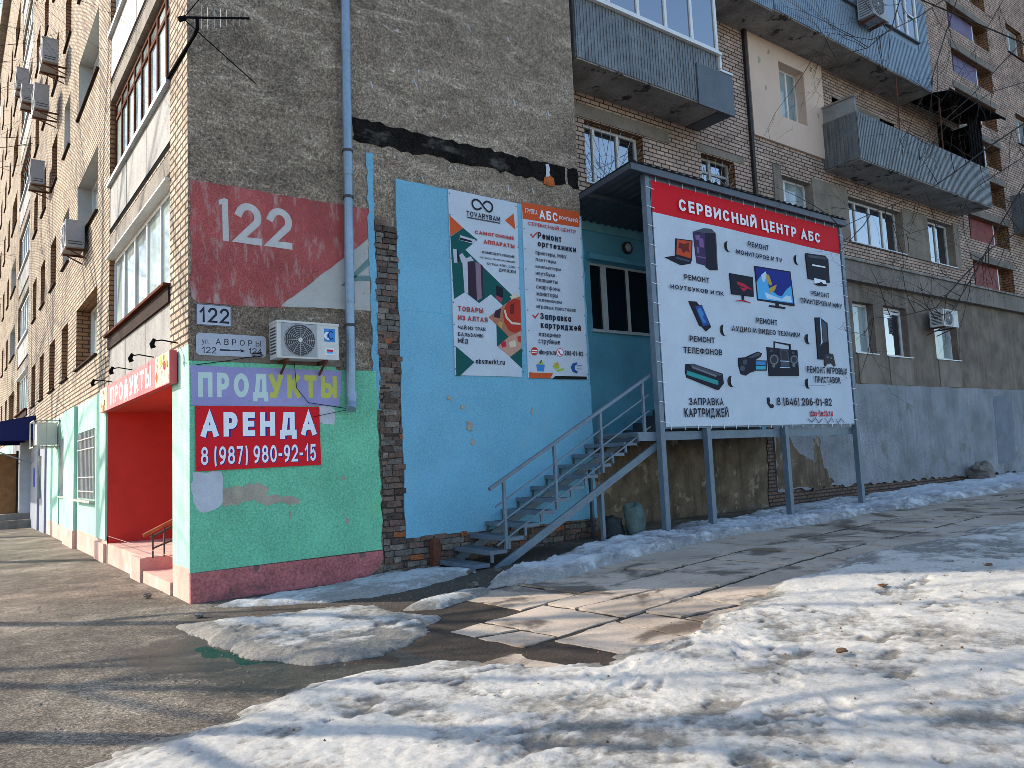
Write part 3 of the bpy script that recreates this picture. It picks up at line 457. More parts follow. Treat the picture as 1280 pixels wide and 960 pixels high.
P1_ART = [('bottle', [(3.988, 5.197), (4.241, 5.377), (4.515, 5.215), (4.267, 5.018), (5.222, 4.32), (4.977, 4.153), (4.741, 4.324), (4.495, 4.156), (4.227, 4.312), (4.01, 4.178), (3.995, 4.787)]), ('orange', [(3.982, 5.555), (4.241, 5.377), (3.988, 5.204)]), ('orange', [(5.096, 5.635), (5.288, 5.787), (5.31, 5.507)]), ('chrome', [(4.172, 5.248), (4.459, 5.215), (4.484, 5.196), (4.434, 5.138), (4.16, 5.167)]), ('dark', [(4.171, 5.211), (4.406, 5.185), (4.405, 5.156), (4.169, 5.168)]), ('chrome', [(4.029, 5.005), (4.095, 5.003), (4.11, 4.783), (4.035, 4.774)]), ('dark', [(4.095, 5.003), (4.127, 4.982), (4.136, 4.804), (4.102, 4.782)]), ('chrome', [(4.141, 4.912), (4.201, 4.955), (4.273, 4.874), (4.36, 4.921), (4.421, 4.856), (4.185, 4.791)]), ('chrome', [(4.198, 4.804), (4.296, 4.826), (4.288, 4.289), (4.218, 4.308)]), ('plum', [(4.296, 4.826), (4.45, 4.834), (4.453, 4.189), (4.288, 4.289)]), ('mauve', [(4.45, 4.834), (4.552, 4.816), (4.55, 4.241), (4.453, 4.189)]), ('plum', [(4.552, 4.816), (4.594, 4.792), (4.586, 4.266), (4.55, 4.241)]), ('dark', [(4.851, 4.481), (4.984, 4.457), (4.984, 4.291), (4.85, 4.297)]), ('rosey', [(4.829, 4.321), (4.974, 4.279), (4.952, 4.195), (4.848, 4.253)]), ('flower', [(4.977, 4.153), (5.283, 4.344), (5.352, 4.343), (5.342, 3.742), (5.062, 3.632), (4.826, 3.819), (4.67, 3.935)]), ('flower2', [(5.062, 3.632), (5.337, 3.742), (5.32, 3.443), (5.088, 3.292), (4.829, 3.455)]), ('teapot', [(5.071, 4.224), (5.211, 4.292), (5.345, 4.285), (5.329, 3.76), (5.201, 3.696), (5.068, 3.743), (4.984, 3.866), (4.962, 4.049)]), ('ember', [(5.113, 4.172), (5.216, 4.218), (5.197, 4.03), (5.114, 4.024)]), ('cream', [(4.982, 4.08), (5.02, 3.943), (5.141, 3.848), (5.325, 3.853), (5.327, 3.883), (5.152, 3.885), (5.057, 3.964), (5.018, 4.09)]), ('plum', [(4.816, 4.056), (4.929, 4.101), (4.898, 3.934), (4.766, 3.942)]), ('gold', [(4.873, 3.877), (4.953, 3.864), (4.92, 3.752), (4.86, 3.803)]), ('cream', [(5.121, 4.322), (5.286, 4.393), (5.329, 4.341), (5.165, 4.281)]), ('crimson', [(4.891, 3.531), (4.99, 3.555), (5.008, 3.464), (4.917, 3.441)]), ('cream', [(5.057, 3.54), (5.195, 3.584), (5.212, 3.474), (5.083, 3.45)]), ('rust', [(5.244, 3.643), (5.324, 3.666), (5.322, 3.554), (5.253, 3.551)]), ('bottle', [(4.826, 3.826), (5.062, 3.632), (4.82, 3.454)]), ('bottle', [(4.013, 3.413), (4.35, 3.176), (4.071, 2.949), (4.001, 2.944)]), ('bottle', [(5.325, 3.45), (5.075, 3.291), (5.32, 3.109)])]
P1_LOGO = [(4.665, 5.854), (4.685, 5.88), (4.732, 5.905), (4.786, 5.9), (4.83, 5.866), (4.843, 5.816), (4.821, 5.76), (4.773, 5.73), (4.724, 5.741), (4.673, 5.785), (4.63, 5.832), (4.586, 5.877), (4.535, 5.9), (4.482, 5.895), (4.443, 5.859), (4.432, 5.819), (4.446, 5.77), (4.482, 5.738), (4.527, 5.732), (4.573, 5.746), (4.604, 5.767)]
P1_TAG = [(4.326, 5.56), (4.986, 5.571)]
P1_Q = [(3.974, 5.996), (5.385, 5.977), (5.303, 2.975), (3.98, 2.952)]
P2_TEXT = [('ГРУППА', 5.536, 5.806, 5.837, 5.923, 'white'), ('АБС', 5.851, 6.275, 5.783, 5.947, 'white'), ('КОМПАНИЙ', 6.309, 6.745, 5.837, 5.908, 'white'), ('СЕРВИСНЫЙ ЦЕНТР', 5.594, 6.694, 5.626, 5.692, 'brick'), ('Ремонт', 5.793, 6.333, 5.415, 5.538, 'ink'), ('оргтехники', 5.783, 6.67, 5.274, 5.38, 'ink'), ('· принтеры, МФУ', 5.676, 6.436, 5.125, 5.199, 'ink2'), ('· плоттеры', 5.668, 6.175, 5.006, 5.071, 'ink2'), ('· компьютеры', 5.661, 6.283, 4.884, 4.946, 'ink2'), ('· ноутбуки', 5.654, 6.139, 4.758, 4.83, 'ink2'), ('· планшеты', 5.657, 6.192, 4.642, 4.715, 'ink2'), ('· смартфоны', 5.65, 6.244, 4.514, 4.591, 'ink2'), ('· мониторы', 5.652, 6.185, 4.391, 4.473, 'ink2'), ('· телевизоры', 5.645, 6.269, 4.292, 4.354, 'ink2'), ('· игровых приставок', 5.638, 6.594, 4.169, 4.239, 'ink2'), ('Заправка', 5.764, 6.462, 3.981, 4.093, 'ink'), ('картриджей', 5.764, 6.69, 3.827, 3.94, 'ink'), ('· лазерные', 5.648, 6.204, 3.68, 3.761, 'ink2'), ('· струйные', 5.641, 6.181, 3.555, 3.647, 'ink2'), ('abs-pro.ru', 5.701, 6.07, 3.364, 3.45, 'ink'), ('206-01-82', 6.275, 6.71, 3.373, 3.459, 'ink')]
P2_ART = [('orange', [(5.48, 6.023), (6.813, 6.053), (6.798, 5.763), (5.482, 5.725)]), ('brick', [(5.62, 5.474), (5.654, 5.487), (5.686, 5.445), (5.773, 5.527), (5.791, 5.514), (5.688, 5.406)]), ('brick', [(5.584, 4.041), (5.618, 4.051), (5.649, 4.019), (5.725, 4.09), (5.744, 4.08), (5.651, 3.974)]), ('brick', [(5.685, 3.415), (5.675, 3.383), (5.651, 3.356), (5.617, 3.341), (5.581, 3.339), (5.55, 3.352), (5.529, 3.376), (5.523, 3.408), (5.533, 3.44), (5.557, 3.467), (5.59, 3.483), (5.626, 3.484), (5.658, 3.472), (5.679, 3.447)]), ('white', [(5.544, 3.435), (5.667, 3.433), (5.666, 3.415), (5.543, 3.416)]), ('white', [(5.541, 3.394), (5.664, 3.392), (5.664, 3.381), (5.541, 3.382)]), ('brick', [(6.258, 3.423), (6.247, 3.39), (6.222, 3.362), (6.187, 3.346), (6.149, 3.345), (6.116, 3.358), (6.094, 3.383), (6.088, 3.415), (6.098, 3.448), (6.123, 3.476), (6.158, 3.492), (6.196, 3.494), (6.23, 3.481), (6.252, 3.456)]), ('white', [(6.243, 3.422), (6.234, 3.395), (6.213, 3.372), (6.184, 3.359), (6.153, 3.358), (6.126, 3.369), (6.108, 3.389), (6.103, 3.416), (6.111, 3.443), (6.132, 3.466), (6.161, 3.479), (6.192, 3.481), (6.219, 3.47), (6.238, 3.449)]), ('brick', [(6.135, 3.452), (6.16, 3.453), (6.181, 3.4), (6.216, 3.394), (6.21, 3.374), (6.17, 3.377), (6.137, 3.414)]), ('sky', [(5.628, 3.187), (5.815, 3.187), (5.788, 3.069), (5.645, 3.072)]), ('lime', [(5.652, 3.188), (5.738, 3.274), (5.796, 3.193)]), ('dark', [(5.701, 3.216), (5.743, 3.267), (5.756, 3.256), (5.72, 3.206)]), ('lime', [(5.989, 3.17), (6.077, 3.242), (6.139, 3.206), (6.145, 3.145), (6.054, 3.115)]), ('gold', [(6.031, 3.217), (6.112, 3.251), (6.137, 3.183), (6.057, 3.157)]), ('lime', [(6.068, 3.104), (6.235, 3.148), (6.242, 3.11), (6.091, 3.074)]), ('blue', [(6.407, 3.166), (6.453, 3.233), (6.557, 3.261), (6.565, 3.23), (6.501, 3.188), (6.497, 3.13), (6.566, 3.093), (6.543, 3.057), (6.443, 3.089)]), ('sky', [(6.564, 3.206), (6.667, 3.21), (6.666, 3.194), (6.563, 3.19)]), ('sky', [(6.56, 3.151), (6.663, 3.147), (6.662, 3.135), (6.559, 3.14)]), ('orange', [(5.465, 3.044), (5.991, 3.048), (5.926, 2.955), (5.459, 2.947)]), ('black', [(6.037, 3.0), (6.773, 3.009), (6.77, 2.958), (5.974, 2.945)])]
P2_Q = [(5.49, 5.98), (6.824, 5.958), (6.807, 2.959), (5.438, 2.952)]
MURAL_TEXT = [('1', 0.386, 5.232, 0.509, 4.666), ('2', 0.591, 5.212, 0.962, 4.656), ('2', 1.024, 5.225, 1.389, 4.652)]
MURAL_WHITE = [(1.207, 3.84), (2.595, 5.006), (2.562, 3.881)]
MURAL_TEAL = [[(2.586, 4.722), (2.583, 4.587), (2.188, 4.231), (2.1, 4.21)], [(2.293, 4.385), (2.578, 4.416), (2.575, 4.33), (2.228, 4.294)]]
PROD = [('ПРОД', 0.102, 1.0, 2.534, 2.879, 'mint'), ('УКТЫ', 1.013, 1.984, 2.599, 2.891, 'yellow')]
AREN = [('АРЕНДА', 0.131, 1.66, 2.005, 2.37, 'white'), ('8 (987) 980-92-15', 0.129, 1.652, 1.625, 1.958, 'white')]
PLATES = [('122', 0.13, 0.505, 3.548, 3.732, 'ink'), ('ул.', 0.16, 0.241, 3.26, 3.33, 'ink'), ('АВРОРЫ', 0.332, 0.923, 3.257, 3.336, 'ink'), ('122', 0.16, 0.336, 3.138, 3.222, 'ink'), ('124', 0.756, 0.934, 3.158, 3.231, 'ink')]
ARROW = [(0.385, 3.188), (0.695, 3.186)]
PATCH_GREY = [(0.035, 1.612), (0.382, 1.613), (0.397, 1.215), (0.343, 1.165), (0.256, 1.118), (0.101, 1.122), (0.034, 1.24), (0.011, 1.454)]
PATCH_TAN = [(0.405, 1.413), (0.797, 1.427), (0.966, 1.399), (0.99, 1.248), (1.098, 1.278), (1.35, 1.224), (1.417, 1.162), (1.388, 1.099), (1.173, 1.16), (0.943, 1.132), (0.795, 1.205), (0.539, 1.169), (0.414, 1.17)]
PATCH_GREY2 = [(1.718, 2.452), (1.942, 2.441), (1.936, 2.192), (1.726, 2.222)]
RIGHT_BRANCHES = [[(19.76, -3.2, 9.69), (16.8, -3.2, 8.28), (14.97, -3.2, 7.35), (13.2, -3.2, 6.5), (11.54, -3.2, 5.95), (10.08, -3.2, 5.38)], [(21.28, -2.95, 12.62), (16.88, -2.95, 9.66), (14.6, -2.95, 8.26), (12.9, -2.95, 7.45)], [(15.99, -3.26, 11.79), (14.89, -3.26, 10.29), (14.11, -3.26, 9.17), (13.03, -3.26, 8.03), (12.5, -3.26, 7.25)], [(12.78, -3.43, 10.58), (12.2, -3.43, 9.64), (11.18, -3.43, 8.92), (9.88, -3.43, 8.36), (9.14, -3.43, 8.31)], [(19.35, -3.08, 6.88), (16.77, -3.08, 5.93), (15.15, -3.08, 5.1), (13.7, -3.08, 4.28), (12.33, -3.08, 4.01), (11.13, -3.08, 3.87)], [(19.98, -3.0, 8.38), (17.3, -3.0, 6.4), (16.23, -3.0, 5.51), (14.58, -3.0, 4.28), (13.64, -3.0, 4.04)], [(15.48, -3.37, 11.55), (13.59, -3.37, 10.36), (11.48, -3.37, 9.2), (9.8, -3.37, 8.83)], [(19.57, -3.35, 10.6), (16.95, -3.35, 9.6), (14.65, -3.35, 8.38), (13.0, -3.35, 7.16)], [(19.76, -2.99, 13.24), (17.32, -2.99, 10.97), (15.05, -2.99, 8.99)], [(19.82, -3.1, 8.85), (16.17, -3.1, 7.24), (14.38, -3.1, 6.13), (11.94, -3.1, 5.45)]]
# ================================================================ the setting
def axis(lo, hi, f0, f1, step, grow=1.35):
    a = list(np.arange(f0, f1+1e-6, step)); s = step
    while a[-1] < hi: s *= grow; a.append(min(hi, a[-1]+s))
    s = step
    while a[0] > lo: s *= grow; a.insert(0, max(lo, a[0]-s))
    return np.array(a)
def grid_obj(name, xs, ys, Z, m, keep=None, label=None, kind=None, cat=None, smooth=True, attr=None):
    ny, nx = Z.shape; XX, YY = np.meshgrid(xs, ys)
    V = np.stack([XX.ravel(), YY.ravel(), Z.ravel()], 1)
    i = np.arange((ny-1)*(nx-1)); r = i//(nx-1); c = i % (nx-1); a = r*nx+c
    F = np.stack([a, a+1, a+nx+1, a+nx], 1)
    if keep is not None:
        k = keep.ravel(); F = F[k[F].any(1)]
        used = np.unique(F); mp = -np.ones(len(V), int); mp[used] = np.arange(len(used)); V = V[used]; F = mp[F]
    else: used = None
    me = bpy.data.meshes.new(name); me.vertices.add(len(V)); me.vertices.foreach_set('co', V.ravel())
    me.loops.add(F.size); me.loops.foreach_set('vertex_index', F.ravel().astype(np.int32))
    me.polygons.add(len(F)); me.polygons.foreach_set('loop_start', (np.arange(len(F))*4).astype(np.int32))
    me.polygons.foreach_set('use_smooth', np.ones(len(F), bool)); me.materials.append(m)
    me.update(calc_edges=True)
    if attr is not None:
        A = attr.ravel(); A = A[used] if used is not None else A
        at = me.attributes.new('dirt', 'FLOAT', 'POINT'); at.data.foreach_set('value', A.astype(np.float32))
    me.validate(); o = bpy.data.objects.new(name, me); link(o)
    return tag(o, label, cat, None, kind)
def asphalt():
    s = N('asphalt'); co = s.coord()
    big = s.noise(co, .9, 7, .65, .3); c = s.ramp(big, [(.32, (.07, .056, .043)), (.5, (.16, .132, .10)), (.66, (.28, .235, .18))])
    mid = s.noise(co, 6, 6, .7); c = s.mix(.5, c, s.ramp(mid, [(.3, g3(.22)), (.7, g3(.78))]), 'OVERLAY')
    fin = s.noise(co, 42, 6, .85); c = s.mix(.9, c, s.ramp(fin, [(.36, g3(.05)), (.5, g3(.48)), (.64, g3(1.0))]), 'OVERLAY')
    for vs, k_ in ((150, .55), (60, .5)):
        pv = s.n('ShaderNodeTexVoronoi'); pv.inputs['Scale'].default_value = vs; s.l(co, pv.inputs['Vector']); sp_ = s.n('ShaderNodeSeparateColor'); s.l(pv.outputs['Color'], sp_.inputs[0])
        c = s.mix(k_, c, s.ramp(sp_.outputs[0], [(.0, g3(.1)), (.45, g3(.45)), (.8, g3(.6)), (1, g3(.98))]), 'OVERLAY')
    vor = s.n('ShaderNodeTexVoronoi', feature='DISTANCE_TO_EDGE'); vor.inputs['Scale'].default_value = .55
    wob = s.n('ShaderNodeVectorMath', operation='ADD'); nz = s.n('ShaderNodeTexNoise'); nz.inputs['Scale'].default_value = 2.5; nz.inputs['Detail'].default_value = 5
    s.l(co, nz.inputs['Vector']); s.l(co, wob.inputs[0]); s.l(nz.outputs['Color'], wob.inputs[1]); s.l(wob.outputs[0], vor.inputs['Vector'])
    c = s.mix(s.ramp(vor.outputs['Distance'], [(.0, g3(.4)), (.012, g3(0))]), c, (.03, .026, .022))
    # damp ground round the puddle and along the foot of the gable
    sx = s.n('ShaderNodeSeparateXYZ'); s.l(s.n('ShaderNodeNewGeometry').outputs['Position'], sx.inputs[0])
    def mth(op, a, b=None):
        x = s.n('ShaderNodeMath', operation=op)
        for i, v in ((0, a), (1, b)):
            if v is None: continue
            if isinstance(v, (int, float)): x.inputs[i].default_value = v
            else: s.l(v, x.inputs[i])
        return x.outputs[0]
    def blob(x0, y0, rx, ry):
        a = mth('POWER', mth('DIVIDE', mth('SUBTRACT', sx.outputs[0], x0), rx), 2); b = mth('POWER', mth('DIVIDE', mth('SUBTRACT', sx.outputs[1], y0), ry), 2)
        return mth('ADD', a, b)
    dd = mth('MINIMUM', blob(.7, -3.9, 1.9, 1.0), blob(-.4, -2.7, .9, 1.0))
    wetf = s.ramp(mth('ADD', dd, mth('MULTIPLY', mth('SUBTRACT', mid, .5), 1.6)), [(.55, g3(1)), (1.15, g3(0))])
    gr = s.ramp(mth('ADD', blob(3.2, -1.2, 3.4, 1.7), mth('MULTIPLY', mth('SUBTRACT', big, .5), 2.0)), [(.6, g3(1)), (1.0, g3(0))])
    grc = s.ramp(s.noise(co, 34, 4, .8), [(.35, (.025, .02, .016)), (.55, (.085, .065, .048)), (.72, (.20, .165, .13))])
    c = s.mix(gr, c, grc)
    c = s.mix(wetf, c, s.mix(.62, c, (.012, .010, .008)))
    s.l(c, s.b.inputs['Base Color'])
    s.l(s.ramp(wetf, [(0, g3(.9)), (1, g3(.32))]), s.b.inputs['Roughness']); s.b.inputs['Specular IOR Level'].default_value = .3
    s.l(s.bump(mid, .35, .02, s.bump(fin, .8, .008)), s.b.inputs['Normal']); return s.m
xs = axis(-400, 400, -6, 16, .08); ys = axis(-400, 400, -11, 3, .08)
XX, YY = np.meshgrid(xs, ys)
grid_obj('ground', xs, ys, zg(XX, YY), asphalt(), kind='structure', label='worn grey asphalt of the yard and pavement beside the corner')
# puddle
def puddlemat():
    s = N('puddle_water'); s.b.inputs['Base Color'].default_value = (.018, .016, .012, 1); s.b.inputs['Roughness'].default_value = .04; s.b.inputs['IOR'].default_value = 1.333
    s.l(s.bump(s.noise(s.coord(), 9, 2), .03, .01), s.b.inputs['Normal']); return s.m
mb = MB(); mb.face([(x, y, -.0258) for x, y in ((-1.7, -1.7), (-1.7, -4.9), (2.0, -5.0), (2.3, -2.2), (.6, -1.6))], puddlemat()); mb.build('puddle', kind='structure', label='shallow meltwater puddle between the snow patch and the slabs')
# concrete slab path
def slabmat():
    s = N('path_slab'); co = s.coord()
    c = s.ramp(s.noise(co, .8, 6), [(.3, (.29, .228, .172)), (.5, (.42, .337, .26)), (.7, (.51, .418, .33))])
    fin = s.noise(co, 70, 4); c = s.mix(.45, c, s.ramp(fin, [(.3, g3(.2)), (.7, g3(.8))]), 'OVERLAY')
    mud = s.noise(co, .95, 8, .66, .5); k = s.ramp(mud, [(.52, g3(0)), (.60, g3(.85))])
    c = s.mix(k, c, (.085, .058, .037)); s.l(c, s.b.inputs['Base Color'])
    s.l(s.ramp(k, [(0, g3(.85)), (1, g3(.5))]), s.b.inputs['Roughness'])
    s.l(s.bump(fin, .4, .006, s.bump(s.noise(co, 9, 5), .4, .012)), s.b.inputs['Normal']); return s.m
SL = slabmat(); mb = MB(); r = random.Random(11)
po = np.array((1.55, -3.15)); pd = np.array((.9965, .075)); pn = np.array((.075, -.9965))
def slab(s0, s1, v0, v1):
    P = [(s0, v0), (s1, v0), (s1, v1), (s0, v1)]; pieces = [P]
    if r.random() < .9:
        t0 = r.uniform(.25, .75); t1 = min(.9, max(.1, t0+r.uniform(-.3, .3))); a = (s0+(s1-s0)*t0, v0); b = (s0+(s1-s0)*t1, v1)
        pieces = [[P[0], a, b, P[3]], [a, P[1], P[2], b]]
        if r.random() < .6:
            q = pieces.pop(r.randrange(2)); e0 = ((q[0][0]+q[3][0])/2, (q[0][1]*.6+q[3][1]*.4)); e1 = ((q[1][0]+q[2][0])/2, (q[1][1]*.45+q[2][1]*.55))
            pieces += [[q[0], q[1], e1, e0], [e0, e1, q[2], q[3]]]
    for q in pieces:
        cxy = np.mean(q, 0); q = [tuple(cxy+(np.array(p)-cxy)*(1-.048/max(.3, math.hypot(*(np.array(p)-cxy))))) for p in q]
        q = jag(q, .10, .018, seed=r.randrange(9999)); tz = r.uniform(-.006, .012); ta = r.uniform(-.009, .009); tb = r.uniform(-.009, .009); top = []; bot = []
        for (a, b) in q:
            x, y = po+pd*a+pn*b; z = float(zg(x, y))+.008+.027*float(sstep(-.8, 1.4, a))+tz+ta*(a-cxy[0])+tb*(b-cxy[1]); top.append((x, y, z)); bot.append((x, y, z-.12))
        mb.face(top, SL); n = len(q)
        for i in range(n): mb.face([top[i], top[(i+1) % n], bot[(i+1) % n], bot[i]], SL)
s = -.1
for row, (v0, v1) in enumerate(((-.55, .60), (.60, 1.72), (1.72, 2.9))):
    s = (.75, -.2, -1.3)[row]
    while s < 42:
        L = r.uniform(1.0, 1.7); slab(s, s+L, v0, v1); s += L
mud = mat('mud', (.042, .03, .021), .4, 5, .75, .7, 40, .02, .3); nn = 90
for i in range(nn):
    def pp(a, v):
        x, y = po+pd*a+pn*v; return (x, y, float(zg(x, y))-.004+.026*float(sstep(-1.2, .6, a)))
    a0, a1 = -1.4+43.4*i/nn, -1.4+43.4*(i+1)/nn
    for v0, v1 in ((-.62, .6), (.6, 1.7), (1.7, 2.95)): mb.face([pp(a0, v0), pp(a1, v0), pp(a1, v1), pp(a0, v1)], mud)
mb.build('path', kind='structure', label='path of cracked concrete slabs running along the building')
def zpath(x, y):
    s_ = (x-po[0])*pd[0]+(y-po[1])*pd[1]; v_ = (x-po[0])*pn[0]+(y-po[1])*pn[1]
    return .045*sstep(-.2, .5, s_)*sstep(-.8, -.5, v_)*(1-sstep(2.9, 3.6, v_))
# snow
def snowmat(name, clean, dirty, amount):
    s = N(name); co = s.coord(); at = s.n('ShaderNodeAttribute'); at.attribute_name = 'dirt'
    big = s.noise(co, .8, 6, .6); mid = s.noise(co, 5, 6, .65); fin = s.noise(co, 60, 4, .7)
    add = s.n('ShaderNodeMath', operation='ADD'); s.l(at.outputs['Fac'], add.inputs[0]); s.l(mid, add.inputs[1])
    k = s.ramp(add.outputs[0], [(.53, g3(0)), (1.12, g3(amount))])
    c = s.mix(k, s.ramp(big, [(.35, sc3(clean, .86)), (.62, clean)]), dirty)
    c = s.mix(.6, c, s.ramp(s.noise(co, 30, 8, .85), [(.36, g3(.12)), (.5, g3(.5)), (.64, g3(.85))]), 'OVERLAY')
    sp = s.n('ShaderNodeTexVoronoi'); sp.inputs['Scale'].default_value = 11; s.l(co, sp.inputs['Vector'])
    gate = s.n('ShaderNodeMath', operation='MULTIPLY'); s.l(s.ramp(sp.outputs['Distance'], [(.07, g3(1)), (.13, g3(0))]), gate.inputs[0])
    s.l(s.ramp(s.noise(co, 1.7, 3), [(.5, g3(0)), (.62, g3(.8))]), gate.inputs[1])
    c = s.mix(gate.outputs[0], c, (.09, .07, .055))
    s.l(c, s.b.inputs['Base Color']); s.b.inputs['Roughness'].default_value = .55; s.b.inputs['Specular IOR Level'].default_value = .35
    s.b.inputs['Subsurface Weight'].default_value = .0
    s.l(s.bump(s.noise(co, 26, 8, .82), .95, .03, s.bump(fin, 1.0, .016)), s.b.inputs['Normal']); return s.m
SN = snowmat('snow_field', (.79, .755, .69), (.22, .195, .16), .85)
SB = snowmat('snow_bank', (.74, .755, .77), (.24, .215, .18), .7)
def snow(name, poly, res, h, edge, seed, m, label, rough=.03, edge_n=.28, feet=()):
    P = np.array(poly); x0, y0 = P.min(0)-.3; x1, y1 = P.max(0)+.3
    if isinstance(res, tuple): xs, ys = res
    else: xs = np.arange(x0, x1, res); ys = np.arange(y0, y1, res)
    X, Y = np.meshgrid(xs, ys)
    sd = sdpoly(X, Y, P) + edge_n*fbm(X, Y, seed, 1.3, 5, .6)
    t = np.clip(sd/edge, 0, 1)
    T = h*(1-(1-t)**2)*(1+.35*fbm(X, Y, seed+1, .5, 3))
    r1 = fbm(X, Y, seed+2, 1.9, 3, .55); r2 = fbm(X, Y*1.35, seed+3, 7.5, 3, .55); r3 = -np.abs(fbm(X, Y, seed+4, 3.0, 2)); r4 = fbm(X, Y*1.25, seed+5, 15, 2, .6); r5 = fbm(X, Y, seed+6, 26, 2)
    pits = sstep(.30, .52, fbm(X, Y*1.5, seed+7, 2.6, 4, .6))
    rel = r1*.9 + r2*.3 + r4*.28 + r5*.3 + r3*.4
    T = T + (rel*rough - pits*rough*.9)*np.clip(sd/.12, 0, 1)
    for (fx_, fy_, fa) in feet:
        ca, sa = math.cos(fa), math.sin(fa); U_ = (X-fx_)*ca+(Y-fy_)*sa; V_ = -(X-fx_)*sa+(Y-fy_)*ca
        q = (U_/.15)**2+(V_/.058)**2; T = T - .016*np.exp(-q**2) + .006*np.exp(-((q-1.7)/.6)**2)
    keep = (sd > -.02) & (T > -.004)
    T = np.where(sd > 0, T, -.03)
    dirt = np.clip(-rel*.7, -.35, .45) + .42*fbm(X, Y, seed+9, .55, 4) + pits*.6 + .5*(1-np.clip(sd/.35, 0, 1))
    zb = zg(X, Y)+.004+zpath(X, Y)
    grid_obj(name, xs, ys, zb+T, m, keep=keep, label=label, kind='stuff', cat='snow', attr=dirt)
fx = np.concatenate([np.arange(-3.2, 4.5, .022), np.arange(4.5, 9, .045), np.arange(9, 28, .14)]); fy = np.concatenate([np.arange(-14, -9.2, .2), np.arange(-9.2, -3.7, .022)])
snow('snow_field', [(-1.75, -5.15), (-1.0, -4.9), (-.2, -4.5), (.3, -4.38), (.75, -4.65), (1.15, -5.35), (1.6, -5.7), (2.4, -5.6), (3.6, -5.4), (5.0, -5.05), (7.2, -4.95), (11.5, -5.05), (16, -5.2), (27.5, -5.0), (27.5, -13.8), (-3.0, -13.8), (-2.4, -6.6)], (fx, fy), .06, .45, 4, SN, 'broad field of dirty melting snow in the sunlit foreground', .024, .34, [(-.4+.31*i, -6.9+.12*i+.09*(-1)**i, .38+.1*math.sin(i*2.3)) for i in range(14)]+[(1.4+.2*i, -7.9+.31*i+.08*(-1)**i, 1.0) for i in range(8)])
snow('snow_patch', [(-.5, -1.3), (.3, -1.75), (1.05, -1.85), (1.35, -2.3), (1.65, -3.2), (.6, -4.15), (-.05, -3.95), (-.42, -3.0)], .022, .075, .22, 9, SN, 'island of snow lying in the puddle near the green corner', .022, .2)
snow('snow_patch', [(1.55, -2.55), (1.9, -2.85), (2.6, -2.6), (3.0, -2.25), (2.5, -2.1), (2.0, -2.3)], .025, .05, .15, 14, SN, 'small tongue of snow between the gravel and the path', .02, .15)
snow('snow_strip', [(.2, -.5), (1.0, -.32), (2.6, -.15), (3.4, -.3), (3.5, -1.1), (2.5, -1.5), (1.7, -1.5), (.9, -1.1)], .028, .07, .25, 21, SB, 'grey strip of old snow along the foot of the green wall', .02, .2)
bx = np.concatenate([np.arange(2.4, 16, .035), np.arange(16, 42, .12)]); by = np.arange(-3.2, 1.0, .035)
snow('snow_bank', [(3.0, -2.25), (3.5, -1.75), (4.6, -1.3), (6.5, -.95), (8.8, -.45), (12, -.05), (15, .35), (20, .75), (25, .85), (41, .85), (41, -1.3), (24, -1.7), (16, -2.05), (9, -2.3), (6.2, -2.4), (4.4, -2.55), (3.3, -2.6)], (bx, by), .115, .32, 33, SB, 'ridge of lumpy snow under the billboard posts and past the grey wall', .055, .34)

# ================================================================ the building
B = thing('apartment_building', (0, 0, 0), 'long brick apartment block with a painted rough-cast gable and glazed balconies', 'building')
TOP = 27.6
# gable end and its return
mb = MB(GAB); mb.face([GAB(.001, 0, 4.0), GAB(6.88, 0, 4.0), GAB(6.88, 0, TOP), GAB(.001, 0, TOP)], M['stucco'])
mb.face([GAB(.001, 0, -.3), GAB(6.88, 0, -.3), GAB(6.88, 0, 4.0), GAB(.001, 0, 4.0)], M['stucco_low'])
mb.face([(6.88, 0, -.3), (6.88, REAR, -.3), (6.88, REAR, 6.5), (6.88, 0, 6.5)], M['turquoise']); mb.face([(6.88, 0, 6.5), (6.88, REAR, 6.5), (6.88, REAR, TOP), (6.88, 0, TOP)], M['stucco'])
mb.build('gable_wall', B, label='windowless gable of dark brown rough-cast render')
mb = MB(); mb.box(-.35, 45.2, -.45, 62, TOP, TOP+.5, M['concrete']); mb.face([(14, 14, -1), (45, 14, -1), (45, 14, TOP), (14, 14, TOP)], M['plaster_brown']); mb.face([(45, REAR, -1), (45, 14, -1), (45, 14, TOP), (45, REAR, TOP)], M['plaster_brown'])
mb.face([(14, 14, -1), (14, 62, -1), (14, 62, TOP), (14, 14, TOP)], M['plaster_brown']); mb.face([(0, 62, -1), (14, 62, -1), (14, 62, TOP), (0, 62, TOP)], M['plaster_brown']); mb.build('roof', B)
mb = MB(GAB); mb.prism(jag([(2.35, 6.83), (2.37, 6.47), (6.87, 6.53), (6.87, 6.87)], .11, .036, seed=3), .0, .012, M['black_tar']); mb.prism(jag([(6.02, 6.44), (6.28, 6.47), (6.27, 6.6), (6.2, 6.64), (6.05, 6.58)], .06, .025, seed=8), .012, .02, mat('orange_foam', (.42, .10, .02), .3, 8, .9, .8, 30)); mb.prism(jag([(6.08, 6.6), (6.2, 6.62), (6.16, 6.85), (6.1, 6.84)], .07, .02, seed=9), .012, .018, M['patch_grey']); mb.prism(jag([(6.55, 6.55), (6.6, 6.55), (6.6, 6.85), (6.55, 6.85)], .1, .01, seed=9), .012, .018, M['stucco']); mb.build('tar_band', B, label='black tarred joint running across the gable')
OLD = [mat('old_brick_'+n_, col, .3, 9, .93, .8, 40, .02, .15, speck=.5) for n_, col in (('dull', (.15, .10, .08)), ('grey', (.14, .125, .11)), ('dark', (.085, .062, .052)), ('orange', (.30, .105, .045)), ('pale', (.20, .17, .14)))]
